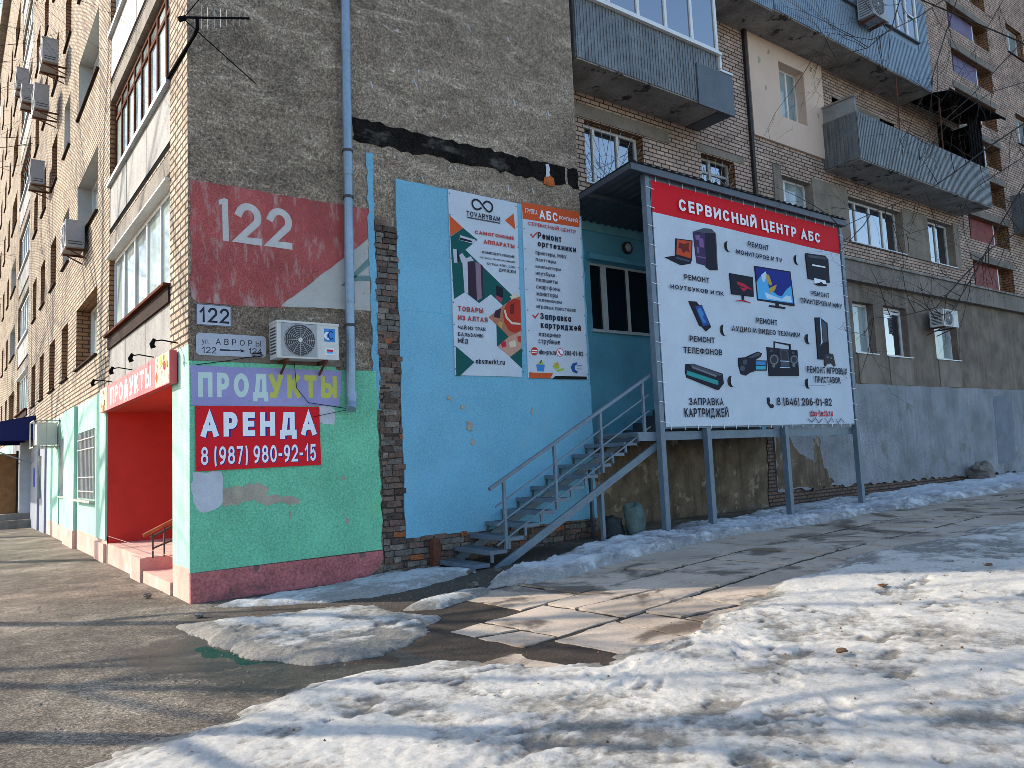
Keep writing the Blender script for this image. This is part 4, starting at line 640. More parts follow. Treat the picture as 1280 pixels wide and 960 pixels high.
def oldbricks(name, zone, seed, label=None):
    r = random.Random(seed); mb = MB(GAB); row = 0
    us = [p[0] for p in zone]; zs = [p[1] for p in zone]; mb.prism(jag(zone, .12, .02, seed=seed), .0, .01, M['brick_old']); z = min(zs)
    P = np.array(zone)
    while z < max(zs):
        u = min(us)-r.uniform(0, .2); hgt = r.uniform(.07, .085)
        while u < max(us):
            L = r.choice((.12, .24, .24, .24)); uc = u+L/2
            for a, e in ((u, u+L-.014),):
                a2 = max(a, min(us)+r.uniform(-.02, .02)); e2 = min(e, max(us)+r.uniform(-.02, .03))
                if e2-a2 > .05 and sdpoly(np.array([[(a2+e2)/2]]), np.array([[z+hgt/2]]), zone)[0, 0] > -.01 and r.random() < .93:
                    d_ = r.uniform(.012, .042); j = lambda: r.uniform(-.008, .008); m = OLD[r.choices(range(5), (5, 4, 3, 1.5 if z < 3.5 else .3, 2))[0]]
                    mb.prism([(a2+j(), z+j()), ((a2+e2)/2, z+j()*.6), (e2+j(), z+j()), (e2+j(), z+hgt+j()), ((a2+e2)/2, z+hgt+j()*.6), (a2+j(), z+hgt+j())], .0, d_, m)
            u += L
        z += .09
    mb.build(name, B, label=label)
oldbricks('bare_brickwork', [(2.67, -.1), (3.03, -.1), (3.03, 5.2), (2.67, 5.35)], 4, 'strip of bare crumbling bricks between the painted areas')
oldbricks('bare_brickwork', [(3.04, -.1), (6.86, -.1), (6.86, .46), (3.04, .48)], 6, 'rough bare bricks under the blue paint')
edge = jag([(2.62, 2.97), (2.64, .38)], .1, .022, False, 8)
mb = MB(GAB); mb.prism([(.0, .372), (.0, 3.03), (1.98, 3.02), (1.99, 2.97)]+edge+[(2.64, .385)], .0, .04, M['green']); mb.build('painted_plaster', B, label='rough green painted plaster at the foot of the gable')
low = jag([(2.64, .372), (2.62, .18), (2.45, .04), (2.0, .0)], .12, .02, False, 9)
mb = MB(GAB); mb.prism([(.0, -.3), (.0, .370)]+low+[(2.0, -.02), (1.9, -.3)], .0, .055, M['pink']); mb.build('base_band', B, label='dull pink painted base under the green plaster')
mb = MB(GAB); mb.prism(jag([(3.03, .5), (3.03, 5.99), (6.875, 5.99), (6.875, .48)], .22, .014, seed=12), .0, .032, M['blue']); mb.build('painted_plaster', B, label='bright blue painted plaster on the right half of the gable')
mb = MB(GAB); mb.prism(jag([(2.575, 2.4), (2.56, 6.3), (2.67, 6.32), (2.68, 2.4)], .1, .02, seed=13), .0, .02, M['blue']); mb.build('paint_stripe', B, label='narrow blue stripe of paint beside the bare bricks')
mb = MB(GAB); mb.prism([(3.05, 3.93), (6.86, 3.93), (6.86, 3.945), (3.05, 3.945)], .032, .036, M['turquoise']); mb.build('paint_seam', B)
mb = MB(GAB); mb.prism(jag(PATCH_GREY, .07, .02, seed=3), .04, .044, M['patch_grey']); mb.build('overpaint', B); mb = MB(GAB); mb.prism(jag(PATCH_GREY2, .07, .012, seed=5), .04, .044, M['patch_grey']); mb.build('overpaint', B)
mb = MB(GAB); mb.prism(jag(PATCH_TAN, .05, .035, seed=7), .04, .0435, M['patch_tan'])
for (u, z, a, b) in tuple((u, z, a*.62, b*.7) for u, z, a, b in ((4.22, 2.15, .16, .2), (4.28, 1.9, .1, .14), (5.5, 2.4, .08, .16), (3.86, 2.6, .12, .1), (2.1, .85, .08, .13), (2.05, 1.45, .1, .06), (1.28, 1.0, .04, .14), (4.1, 2.45, .1, .08))):
    mb.build('worn_patch', B); mb = MB(GAB); mb.prism(jag([(u-a*.7, z-b*.2), (u-a*.2, z+b*.6), (u+a*.5, z+b*.3), (u+a*.6, z-b*.5), (u, z-b*.6)], .03, .02, seed=int(u*100)), .032, .0455, M['patch_tan'])
mb.build('worn_patch', B)
r = random.Random(7); mb = MB(GAB)
for k in range(22):
    u = r.uniform(2.6, 6.7); z = r.choice((r.uniform(6.0, 6.5), r.uniform(6.9, 7.9), r.uniform(7, 9.5))); a = r.uniform(.008, .02); L = r.uniform(.03, .13); tl = r.uniform(-.08, .08)
    mb.prism([(u, z), (u+a, z), (u+a+tl, z+L), (u+tl, z+L)], .0, .014, M['patch_grey'])
mb.build('mortar_spatter', B)
mb = MB(GAB); mb.prism(jag([(.06, 3.03), (2.1, 3.03), (2.1, 3.12), (1.4, 3.2), (.7, 3.1), (.06, 3.18)], .08, .02, seed=33), .0, .012, M['plaster_surround']); mb.build('bare_render', B)
# mural with the house number
mu = MB(GAB).prism(jag([(.03, 5.42), (.03, 3.86), (.12, 3.79), (1.24, 3.815), (2.59, 5.01), (2.60, 5.43)], .12, .008, seed=21), .0, .008, M['mural_red']).build('painted_mural', B, label='faded red painted panel with large house number 122')
MB(GAB).prism(jag(MURAL_WHITE, .12, .008, seed=22), .0, .0085, M['mural_white']).build('white_triangle', mu)
mb = MB(GAB)
for q in MURAL_TEAL: mb.prism(q, .0085, .0105, M['mural_teal'])
mb.build('teal_letter', mu)
mb = MB(GAB)
mb.prism([(.435, 4.66), (.515, 4.655), (.505, 5.235), (.455, 5.24), (.385, 5.205), (.387, 5.14), (.43, 5.155)], .0085, .0115, M['mural_digit']); text(mb, GAB, '2', .60, .955, 4.655, 5.225, .0115, M['mural_digit'], .17); text(mb, GAB, '2', 1.03, 1.385, 4.655, 5.225, .0115, M['mural_digit'], .17); mb.build('lettering', mu)

# ---- street facade (x = 0)
SILL = [4.12, 7.15, 10.25, 13.3, 16.35, 19.4, 22.45]
COLS = [('A', 7.3, 10.3, 7), ('n', 11.85, 13.05, 7), ('n', 14.65, 16.0, 7), ('n', 17.6, 18.85, 7), ('n', 20.3, 21.6, 7), ('A', 30.0, 33.0, 7), ('n', 34.6, 35.9, 7), ('n', 38, 39.3, 7), ('n', 41.5, 42.8, 7)]
LOGS = [(.97, 5.85, 3), (23.3, 28.3, 8), (45.5, 50.5, 8)]
holes = []; wins = []
for kind, a, b, nk in COLS:
    for k in range(nk):
        z0 = SILL[k]; z1 = z0+1.42
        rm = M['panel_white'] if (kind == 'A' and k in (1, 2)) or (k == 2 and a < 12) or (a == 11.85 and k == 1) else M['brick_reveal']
        holes.append((a, b, z0, z1, rm, .36)); wins.append((kind, a, b, z0, z1, k))
for a, b, nk in LOGS:
    for k in range(nk):
        zb = 3.26 if k == 0 else 6.2+3.03*(k-1)
        holes.append((a, b, zb, 6.2+3.03*k-.04, M['brick_reveal'], .5))
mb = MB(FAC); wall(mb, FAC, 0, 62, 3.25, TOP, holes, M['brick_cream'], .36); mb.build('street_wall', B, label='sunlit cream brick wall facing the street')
GH = [(7.3, 9.7, 1.13, 2.6, M['green_facade'], .2), (11.95, 13.05, 1.14, 2.6, M['green_facade'], .2)]
mb = MB(FAC)
wall(mb, FAC, 0, 16.1, .42, 3.25, GH+[(.86, 5.93, .0, 2.80, M['red_wall'], .02)], M['green_facade'], .2)
wall(mb, FAC, 16.1, 20.9, -.4, 3.25, [], M['door_grey'], .2); wall(mb, FAC, 20.9, 30, -.4, 3.25, [], M['plaster_grey'], .2); wall(mb, FAC, 30, 62, -.4, 3.25, [(32, 33.5, 1.1, 2.6), (36, 37.5, 1.1, 2.6), (41, 42.5, 1.1, 2.6)], M['green_facade'], .2)
mb.box(9.95, 11.8, 0, .07, .4, 3.24, M['green_facade']); mb.box(5.95, 7.15, 0, .03, .42, 3.24, M['green_facade']); mb.box(13.2, 13.35, 0, .03, .4, 3.2, M['green_facade'])
mb.build('street_wall', B, label='green painted ground floor wall of the street side')
mb = MB(FAC); wall(mb, FAC, 0, 16.1, -.4, .42, [(.86, 5.93, -.5, .5)], M['pink_facade'], .02); mb.box(9.95, 11.8, 0, .085, -.4, .40, M['pink_facade']); mb.box(6.0, 7.1, 0, .05, -.4, .35, M['pink_facade']); mb.build('base_band', B, label='flaking pink base along the street side')
for a, z in ((0, 0),):
    mb = MB(FAC); mb.box(7.25, 9.75, -.14, .12, 1.08, 1.125, M['frame_old']); o = window(B, FAC, 7.3, 9.7, 1.13, 2.6, .2, (.33, .66), 'frame_old', 'glass_dark', None, name='window'); mb.build('sill', o)
    gm = MB(FAC)
    for i in range(13): u = 7.36+i*.19; gm.box(u-.011, u+.011, .0, .022, 1.15, 2.58, M['fog_grille'])
    for z in (1.3, 1.6, 2.2, 2.42): gm.box(7.3, 9.7, .022, .036, z-.011, z+.011, M['fog_grille'])
    gm.build('grille', o)
    o = window(B, FAC, 11.95, 13.05, 1.14, 2.6, .2, (.5,), 'frame_old', 'glass_dark', 'frame_old', name='window'); gm = MB(FAC)
    for i in range(6): u = 12.02+i*.19; gm.box(u-.011, u+.011, 0, .022, 1.16, 2.58, M['fog_grille'])
    gm.build('grille', o)
mb = MB(FAC); mb.box(16.4, 17.6, .0, .05, -.05, 2.55, M['door_grey']); mb.box(18.4, 20.6, .0, .06, -.05, 2.7, M['door_grey']); o = mb.build('shutter_panel', B)
MB(FAC).box(17.3, 18.25, .05, .07, 1.0, 2.3, M['glass_curtain']).build('pane', o)
MB(FAC).box(19.1, 19.6, .062, .07, 1.35, 1.95, flat('emblem_blue', (.03, .06, .45))).build('emblem', o)
for kind, a, b, z0, z1, k in wins:
    if kind == 'A': window(B, FAC, a, b, z0, z1, .36, (.28, .62), 'frame_white', 'glass_curtain' if k % 2 else 'glass_pale', 'sill_dark')
    else: window(B, FAC, a, b, z0, z1, .36, (.5,), 'frame_white' if (k+int(a)) % 3 else 'frame_old', 'glass_curtain' if (k+int(a)) % 2 else 'glass_dark', 'sill_dark')
for a in (32, 36, 41): window(B, FAC, a, a+1.5, 1.1, 2.6, .2, (.5,), 'frame_old', 'glass_dark', 'frame_old')
def loggia(a, b, k, style, nf):
    zb = 3.26 if k == 0 else 6.2+3.03*(k-1); zt = 6.2+3.03*k-.04
    sb = MB(FAC); sb.box(a+.002, b-.002, -.5, -.006, zt-.30, zt, M['concrete']); o = sb.build('loggia', B)
    zr = zb+.98 if k == 0 else zb+1.02; zw1 = zt-.32 - (.12 if k == 0 else .02)
    pc = {'white': 'panel_grey', 'brown': 'panel_grey', 'pale': 'panel_white'}[style]
    pm = MB(FAC); u = a+.03; n = 3 if style != 'pale' else 2
    for i in range(n):
        u1 = a+.03+(b-a-.06)*(i+1)/n; pm.box(u+.012, u1-.012, -.075, -.012+.003*i, zb+(.05 if k == 0 else .131), zr-.06, M[pc]); u = u1
    if k == 0:
        for i in range(60): uu = a+.05+(b-a-.1)*i/60; pm.box(uu, uu+.03, -.03, -.018, zb+.05, zr-.3, M[pc])
    pm.build('panel', o)
    rb = MB(FAC)
    if k == 0: rb.box(a+.0, b-.0, -.1, .03, zr-.26, zr-.03, M['sill_dark']); rb.box(a-.02, b+.02, -.1, .10, zr-.035, zr+.005, M['wood_brown'])  # brown band under the sill, with the sill's shadow painted into its colour
    else: rb.box(a+.0, b, -.1, -.02, zb-.03, zb+.13, M['black']); rb.box(a-.02, b+.02, -.1, .06, zr-.075, zr+.0, M['sill_metal'])  # black strip paints the shade in the gap below the panels
    rb.build('rail', o)
    fr = MB(FAC); F = M['wood_brown'] if style == 'brown' else M['frame_white']; w0, w1 = -.16, -.09
    z0 = zr+.006; fr.box(a+.01, b-.01, w0, w1, z0, z0+.06, F); fr.box(a+.01, b-.01, w0, w1, zw1-.07, zw1, F)
    if k == 0: fr.box(a-.02, b+.02, -.12, .07, zw1+.001, zw1+.03, M['frame_white'])
    if style == 'brown': fr.box(a+.01, b-.01, w0, w1, zw1-.36, zw1-.29, F)
    for i in range(nf+1):
        u = a+.035+(b-a-.07)*i/nf; fr.box(u-.035, u+.035, w0, w1+.004, z0+.06, zw1-.07, F)
    fr.build('frame', o)
    for i in range(nf):
        u0 = a+.035+(b-a-.07)*i/nf+.03; u1 = a+.035+(b-a-.07)*(i+1)/nf-.03
        pk = ('glass_pale', 'glass_pale', 'glass_curtain', 'glass_curtain', 'glass_pale', 'glass_pale', 'glass_curtain', 'glass_pale')[i % 8]
        MB(FAC).box(u0, u1, -.135, -.115, z0+.05, zw1-.06, M[pk]).build('pane', o)
for (a, b, nk) in LOGS:
    for k in range(nk): loggia(a, b, k, ('white', 'brown', 'pale')[k % 3] if a < 10 else ('white', 'pale', 'white', 'brown')[k % 4], (5, 8, 5)[k % 3] if a < 10 else 5)
# corner shop entrance
mb = MB()
mb.face([(-.0, 5.931, .0), (1.7, 5.931, .0), (1.7, 5.931, 2.8), (0, 5.931, 2.8)], M['red_wall']); mb.face([(1.7, .86, 0), (1.7, 5.93, 0), (1.7, 5.93, 2.8), (1.7, .86, 2.8)], M['red_wall'])
mb.face([(0, .859, -.3), (1.7, .859, -.3), (1.7, .859, 2.8), (0, .859, 2.8)], M['red_wall']); mb.build('entrance_recess', B, label='red painted recess of the corner shop entrance')
mb = MB(); mb.face([(0, .86, 2.799), (1.7, .86, 2.799), (1.7, 5.93, 2.799), (0, 5.93, 2.799)], M['red_ceiling']); mb.build('recess_ceiling', B)
mb = MB(); mb.box(.01, 1.69, 2.62, 5.925, -.3, .36, M['pink_facade']); mb.box(-.07, .6, 2.60, 3.35, -.3, .352, M['pink_facade']); mb.box(-.03, 1.69, .87, 2.61, -.3, .17, M['pink_facade']); mb.build('doorstep', B, label='pale pink concrete entrance platform with one low step')
dm = MB(); dm.box(1.62, 1.69, 3.6, 4.6, .362, 2.4, M['sill_dark']); o = dm.build('door', B); MB().tube([(1.60, 3.75, 1.3), (1.60, 3.75, 1.5)], .015, M['ac_grey']).build('handle', o)
hr = MB(); hr.bar((-.05, 2.45, .70), (1.3, 2.45, 1.32), .05, .05, M['wood_door']); hr.bar((.05, 2.45, .66), (1.3, 2.45, 1.24), .03, .03, M['rail_green']); hr.bar((.08, 2.45, .5), (1.3, 2.45, .92), .025, .025, M['rail_green'])
for i in range(8): x = .08+i*.16; hr.bar((x, 2.45, .36), (x, 2.45, .70+.45*x), .022, .022, M['rail_green'])
hr.build('handrail', B)
# ---- rear wall (behind the stairs) y = REAR
RW = [('w', 8.04, 9.78, 7.2, 8.55), ('w', 11.75, 13.02, 7.35, 8.6), ('w', 14.95, 16.35, 7.4, 8.68), ('w', 18.15, 21.25, 7.33, 8.66), ('w', 22.93, 24.72, 7.3, 8.76), ('p', 15.15, 16.32, 10.28, 11.82), ('b', 18.2, 20.4, 9.6, 11.35), ('b', 22.3, 23.9, 9.6, 11.35), ('b', 8.2, 11.2, 9.5, 11.9)]
LW = [('g', 17.92, 19.05, 4.12, 5.58), ('g', 19.62, 21.02, 4.1, 5.6), ('g', 22.72, 24.3, 4.14, 5.6)]
ST = [(26.1, 29.5, z, z+.9) for z in (6.85, 8.5, 10.05, 11.55, 13.1, 14.6, 16.3, 17.9)]
FR = [(31.4, 33.0, z, z+1.25) for z in (7.2, 10.2, 13.1, 16.9)] + [(35.5, 37.0, z, z+1.25) for z in (7.2, 10.2, 13.1, 16.9)]
holes = [h[1:5]+((M['pink_panel'] if h[0] == 'p' else M['plaster_surround'] if h[1] > 14 else M['brick_reveal']), .26) for h in RW]+[h+(M['brick_reveal'], .42) for h in ST]+[h+(M['brick_reveal'], .26) for h in FR]
mb = MB(REA); wall(mb, REA, 6.88, 45, 6.15, TOP, holes, M['brick_tan'], .26); mb.build('yard_wall', B, label='shaded pinkish brick wall above the concrete belt')
mb = MB(REA); wall(mb, REA, 13.7, 45, 3.2, 6.15, [h[1:5]+(None, .26) for h in LW], M['plaster_brown'], .26); mb.build('yard_wall', B, label='dark brown plastered ground floor wall')
TW = (7.98, 9.8, 4.1, 5.52)
mb = MB(REA); wall(mb, REA, 6.88, 13.7, 1.9, 6.15, [TW+(None, .12)], M['turquoise'], .12); mb.box(6.88, 13.7, 0, .06, 6.15, 6.62, M['turquoise_light']); mb.build('yard_wall', B, label='turquoise painted wall behind the stair landing')
mb = MB(REA); wall(mb, REA, 6.88, 13.7, -.3, 1.9, [], M['plaster_dirty']); mb.build('yard_wall', B, label='stained brown plaster under the stair landing')
mb = MB(REA); mb.prism(jag([(13.35, -.2), (13.72, -.2), (13.72, 2.3), (13.5, 2.3), (13.45, 1.2)], .12, .04, seed=31), .0, .02, M['brick_old']); mb.build('bare_brickwork', B, label='ragged bare bricks at the edge of the grey wall')
mb = MB(REA); mb.prism([(13.72, .5)]+jag([(13.72, 3.22), (45, 3.22)], .35, .015, False, 41)+[(45, 3.2)]+jag([(45, .3), (30, .3), (22, .42), (16, .5), (13.72, .52)], .18, .05, False, 42), .0, .05, M['plaster_grey']); mb.face([REA(13.7, .004, -.3), REA(45, .004, -.3), REA(45, .004, .8), REA(13.7, .004, .8)], M['brick_old']); mb.prism(jag([(13.74, .55), (15.6, .52), (15.4, 1.1), (14.6, 1.5), (14.1, 2.1), (13.76, 1.9)], .15, .05, seed=77), .05, .053, M['plaster_dirty']); mb.prism(jag([(26.35, .7), (26.45, 3.0), (28.05, 3.02), (27.75, .7)], .3, .03, seed=5), .05, .056, mat('slate_paint', (.16, .18, .205), .2, 2, .9, .3)); mb.prism(jag([(15.3, .9), (15.4, 1.75), (15.65, 1.8), (15.75, 1.0), (16.2, .6), (15.2, .45)], .12, .05, seed=15), .05, .055, M['plaster_dirty']); mb.build('yard_wall', B, label='grey painted plinth of the yard side')
mb = MB(REA); mb.box(13.7, 45, .0, .18, 6.12, 6.68, M['belt']); mb.box(13.7, 45, .0, .24, 6.68, 6.74, M['concrete_dark']); mb.build('belt_course', B)
mb = MB(REA)
for (u0, u1, z0, z1) in ((14.6, 14.94, 7.15, 8.9), (16.36, 18.14, 7.33, 8.85), (21.27, 22.92, 7.28, 8.78), (24.73, 25.15, 7.25, 8.85), (17.8, 18.19, 9.6, 11.5), (20.41, 21.3, 9.6, 11.5), (17.8, 21.3, 11.36, 11.55), (23.91, 24.3, 9.6, 11.5)): MB(REA).box(u0, u1, .0, .03, z0, z1, M['plaster_surround']).build('window_surround', B)
mb.box(7.7, 10.65, .0, .02, 8.57, 8.86, M['plaster_surround']); mb.build('lintel', B); MB(REA).box(11.6, 13.4, .0, .02, 8.62, 8.8, M['plaster_surround']).build('lintel', B)
mb = MB(REA); wall(mb, REA, 13.86, 17.24, 9.5, 12.26, [(15.15, 16.32, 10.28, 11.82, M['pink_panel'], .07)], M['pink_panel'], .07, w=.065)
mb.box(13.86, 17.24, -.001, .064, 9.5, 9.505, M['pink_panel']); mb.box(13.86, 13.865, .0, .064, 9.505, 12.26, M['pink_panel']); mb.box(17.235, 17.24, .0, .064, 9.505, 12.26, M['pink_panel'])
for (u, z, a) in ((14.3, 11.6, .06), (14.5, 10.9, .05), (16.9, 10.7, .05), (14.75, 11.95, .05), (16.7, 12.0, .06)): mb.prism(jag([(u-a, z-a*1.4), (u+a*.6, z-a), (u+a, z+a), (u-a*.5, z+a*1.5)], .04, .012, seed=int(u*50)), .065, .069, M['patch_tan'])
mb.build('insulation_panel', B, label='peach insulation panel round one flat window')
spec = {8.04: ((.25, .66), 'frame_white', 'glass_dark'), 11.75: ((.42,), 'frame_old', 'glass_dark'), 14.95: ((.3,), 'frame_white', 'glass_curtain'), 18.15: ((.24, .5, .74), 'frame_white', 'glass_dark'), 22.93: ((.55,), 'frame_white', 'glass_dark'), 15.15: ((.6,), 'frame_white', 'glass_curtain'), 18.2: ((.6,), 'frame_white', 'glass_dark'), 22.3: ((.6,), 'frame_white', 'glass_dark'), 8.2: ((.5,), 'frame_white', 'glass_dark')}
for h in RW:
    mu_, fr, pn_ = spec[h[1]]; o = window(B, REA, *h[1:5], .26, mu_, fr, pn_, 'sill_metal' if h[0] != 'b' else None, transom=.72 if h[1] == 11.75 else None)
    if h[1] in (8.04, 11.75):
        gm = MB(REA); u0, u1, z0, z1 = h[1:5]; r = random.Random(int(u0)); cxw = u0+(u1-u0)*.45
        for i in range(13):
            a = R_(8+i*13.5); L = 2.2; p = [(cxw, z0+.02), (cxw+L*math.cos(a), z0+.02+L*math.sin(a))]
            t = 1.0
            for (lo, hi, k) in ((u0+.02, u1-.02, 0), (z0, z1-.03, 1)):
                dlt = p[1][k]-p[0][k]
                if abs(dlt) > 1e-6: t = min(t, max((lo-p[0][k])/dlt, (hi-p[0][k])/dlt))
            q = (p[0][0]+(p[1][0]-p[0][0])*t, p[0][1]+(p[1][1]-p[0][1])*t); gm.bar(REA(p[0][0], -.05, p[0][1]), REA(q[0], -.05, q[1]), .008, .008, M['ac_grey'])
        for rr in (.35, .7): gm.tube([REA(cxw+rr*math.cos(R_(a)), -.04, z0+.02+min(rr, 1.2)*math.sin(R_(a))) for a in range(0, 181, 15)], .005, M['ac_grey'], 4)
        gm.box(u0+.01, u1-.01, -.06, -.045, z0+.01, z0+.03, M['frame_old']); gm.build('grille', o)
for i, h in enumerate(LW): window(B, REA, *h[1:5], .26, (), 'frame_white', 'glass_curtain' if i != 1 else 'glass_dark', 'sill_metal', fw=.075, transom=.9 if i == 1 else None)
for h in LW: MB(REA).box(h[1]+.06, h[2]-.06, .0, .025, 3.24, h[3]-.04, M['plaster_surround']).build('window_apron', B)
window(B, REA, *TW, .12, (.22, .26, .62), 'frame_white', 'glass_room', 'frame_white', fw=.05)
MB(REA).box(TW[0]-.1, TW[1]+.05, 0, .14, TW[3]+.02, TW[3]+.14, M['turquoise']).build('window_hood', B)
for i, h in enumerate(ST):
    f = MB(REA); u0, u1, z0, z1 = h; f.box(u0+.01, u0+.07, -.3, -.2, z0, z1, M['frame_old']); f.box(u0+2.5, u0+2.58, -.3, -.2, z0, z1, M['frame_white']); f.box(u0+2.6, u1, -.42, -.40, z0, z1, M['brick_reveal'])
    o = f.build('stairwell_window', B); MB(REA).box(u0+.06, u0+.6, -.34, -.32, z0, z1, M['glass_dark']).build('pane', o)
    MB(REA).box(u0+.6, u0+2.5, -.24, -.20, z0-.0, z1, M['panel_red'] if i < 2 else M['panel_purple']).build('panel', o)
    MB(REA).box(u0-.15, u1+.1, 0.0, .03, z1, z1+.25, M['belt']).build('lintel', o)
for h in FR: window(B, REA, *h, .26, (.5,), 'frame_white', 'glass_curtain', 'sill_dark')
mb = MB(REA); mb.box(13.7, 13.8, .0, .08, 6.75, TOP, M['pipe_black']); mb.build('expansion_joint', B)
# ---- balconies of the yard side
def corrug(mb, pl, u0, u1, w, z0, z1, m, pitch=.085, dep=.009, along='u', wv=None):
    n = max(2, int((u1-u0)/pitch))*4; pts = []; pt = (u1-u0)/n*4
    for i in range(n+1):
        u = u0+(u1-u0)*i/n; ph = i % 4; pts.append((u+pt*(0, .05, .12, -.17)[ph], w+(dep if ph in (0, 3) else 0)))
    f = (lambda u, q, z: pl(u, q, z)) if along == 'u' else (lambda u, q, z: pl(wv-(q-w) if False else wv+(w-q), u, z))
    for (a, qa), (b, qb) in zip(pts, pts[1:]): mb.face([f(a, qa, z0), f(b, qb, z0), f(b, qb, z1), f(a, qa, z1)], m)
def balcony(u0, u1, zs, zt, wd, m, label, slabm='concrete_dark', left=True):
    s_ = MB(REA); n = 2 if u1-u0 > 6 else 1
    for i in range(n):
        a = u0+.02+(u1-u0-.04)*i/n; b = u0+.02+(u1-u0-.04)*(i+1)/n; s_.box(a+(.02 if i else 0), b, .0, wd-.03, zs, zs+.16, M[slabm])
    o = s_.build('balcony', B, label=label)
    p = MB(REA); corrug(p, REA, u0, u1, wd-.02, zs+.03, zt, M[m]); p.box(u0, u1, wd-.05, wd-.025, zs+.04, zt-.002, M[m])
    for U, dr in ((u0, -1), (u1, 1)):
        p.box(U-.012, U+.012, .01, wd-.05, zs+.03, zt-.01, M[m])
        k = int((wd-.1)/.11)
        for i in range(k): ww = .03+i*.11; p.box(U+dr*.012, U+dr*.03, ww, ww+.05, zs+.03, zt-.02, M[m])
    p.build('panel', o)
    return o
o = balcony(7.0, 11.25, 9.1, 10.38, 1.03, 'corrugated', 'glazed balcony with white frames over grey corrugated panels')
p = MB(REA); p.box(11.27, 11.72, .02, 1.03, 9.1, 10.02, M['sheet_grey']); p.box(10.5, 11.73, 1.012, 1.045, 9.06, 10.0, M['sheet_grey']); p.build('panel', o)
p = MB(REA); p.box(6.98, 11.35, .95, 1.1, 10.38, 10.44, M['frame_white']); p.box(11.3, 11.75, .9, 1.06, 10.02, 10.07, M['frame_white']); p.box(11.3, 11.36, .98, 1.06, 10.08, 10.38, M['frame_white'])
for i in range(6): u = 7.02+i*.84; p.box(u, u+.075, .96, 1.05, 10.445, 12.1, M['frame_white'])
p.box(7.0, 11.3, .97, 1.03, 12.02, 12.1, M['frame_white']); p.box(7.0, 11.3, .98, 1.04, 10.445, 10.52, M['frame_white'])
for w_ in (.02, .5, .93): p.box(7.0, 7.07, w_, w_+.06, 10.44, 12.1, M['frame_white']); p.box(11.22, 11.29, w_, w_+.06, 10.44, 12.1, M['frame_white'])
p.build('frame', o)
for i in range(5): u = 7.1+i*.84; MB(REA).box(u, u+.765, 1.0, 1.015, 10.52, 12.02, M['glass_dark']).build('pane', o)
MB(REA).box(7.03, 7.05, .08, .94, 10.46, 12.0, M['glass_dark']).build('pane', o); MB(REA).box(11.25, 11.27, .08, .94, 10.46, 12.0, M['glass_dark']).build('pane', o)
o = balcony(7.0, 13.62, 12.2, 13.5, 1.03, 'corrugated_blue', 'balcony above the white glazed one')
o = balcony(13.68, 21.9, 12.27, 13.45, 1.03, 'corrugated_blue', 'long blue grey corrugated balcony with white windows and an outdoor unit')
p = MB(REA); corrug(p, REA, 13.68, 18.6, 1.012, 13.45, 15.1, M['corrugated_blue']); corrug(p, REA, 21.2, 21.9, 1.012, 13.45, 15.1, M['corrugated_blue']); p.box(13.7, 21.88, .96, .99, 13.45, 13.52, M['sheet_grey']); p.box(21.87, 21.9, .02, 1.0, 13.45, 15.1, M['corrugated_blue']); p.box(16.8, 21.2, .95, 1.1, 13.62, 13.67, M['sheet_grey']); p.box(18.6, 21.2, .97, 1.01, 13.45, 13.62, M['corrugated_blue']); p.build('panel', o)
p = MB(REA)
for u in (18.6, 19.25, 19.95, 20.5, 21.12): p.box(u, u+.08, .98, 1.05, 13.67, 15.1, M['frame_white'])
p.box(18.6, 21.2, .98, 1.045, 13.675, 13.74, M['frame_white']); p.box(20.5, 21.2, .98, 1.045, 14.4, 14.45, M['frame_white']); p.build('frame', o)
for a, b in ((18.68, 19.25), (19.33, 19.95), (20.03, 20.5), (20.58, 21.12)): MB(REA).box(a, b, .995, 1.01, 13.74, 15.1, M['glass_dark']).build('pane', o)
MB(REA).box(13.7, 21.88, .02, 1.0, 15.1, 15.25, M['concrete_dark']).build('roof', o)
o = balcony(17.1, 25.4, 9.17, 10.52, 1.05, 'corrugated', 'open balcony of dark corrugated metal with a black lean-to roof')
MB(REA).box(17.12, 17.2, .02, 1.0, 10.52, 10.95, M['panel_grey']).box(17.08, 17.24, .0, 1.02, 10.95, 11.0, M['concrete_dark']).build('side_screen', o)
p = MB(REA); p.face([REA(21.95, -.0, 12.55), REA(26.1, -.0, 12.62), REA(26.1, 1.45, 12.30), REA(21.95, 1.45, 12.2)], M['black']); corrug(p, REA, 21.95, 26.1, 1.43, 12.2, 12.28, M['black'], .12, .03); p.box(22, 26, .7, .76, 12.2, 12.28, M['black']); p.build('lean_to_roof', o)
p = MB(REA); p.box(24.35, 25.35, .02, .05, 10.5, 12.3, M['black']); corrug(p, REA, 24.3, 25.38, .93, 10.53, 12.2, M['black'], .2, .03); p.box(25.36, 25.39, .02, .95, 10.53, 12.2, M['black']); p.build('tarpaulin', o)
p = MB(REA)
for u in (19.6, 22.3): p.tube([REA(u, .97, 10.4), REA(u, 1.0, 12.2)], .02, M['rust'], 6)
p.build('post', o)
o = balcony(30.0, 35, 9.25, 10.7, 1.0, 'corrugated', 'farthest corrugated balcony at the frame edge')
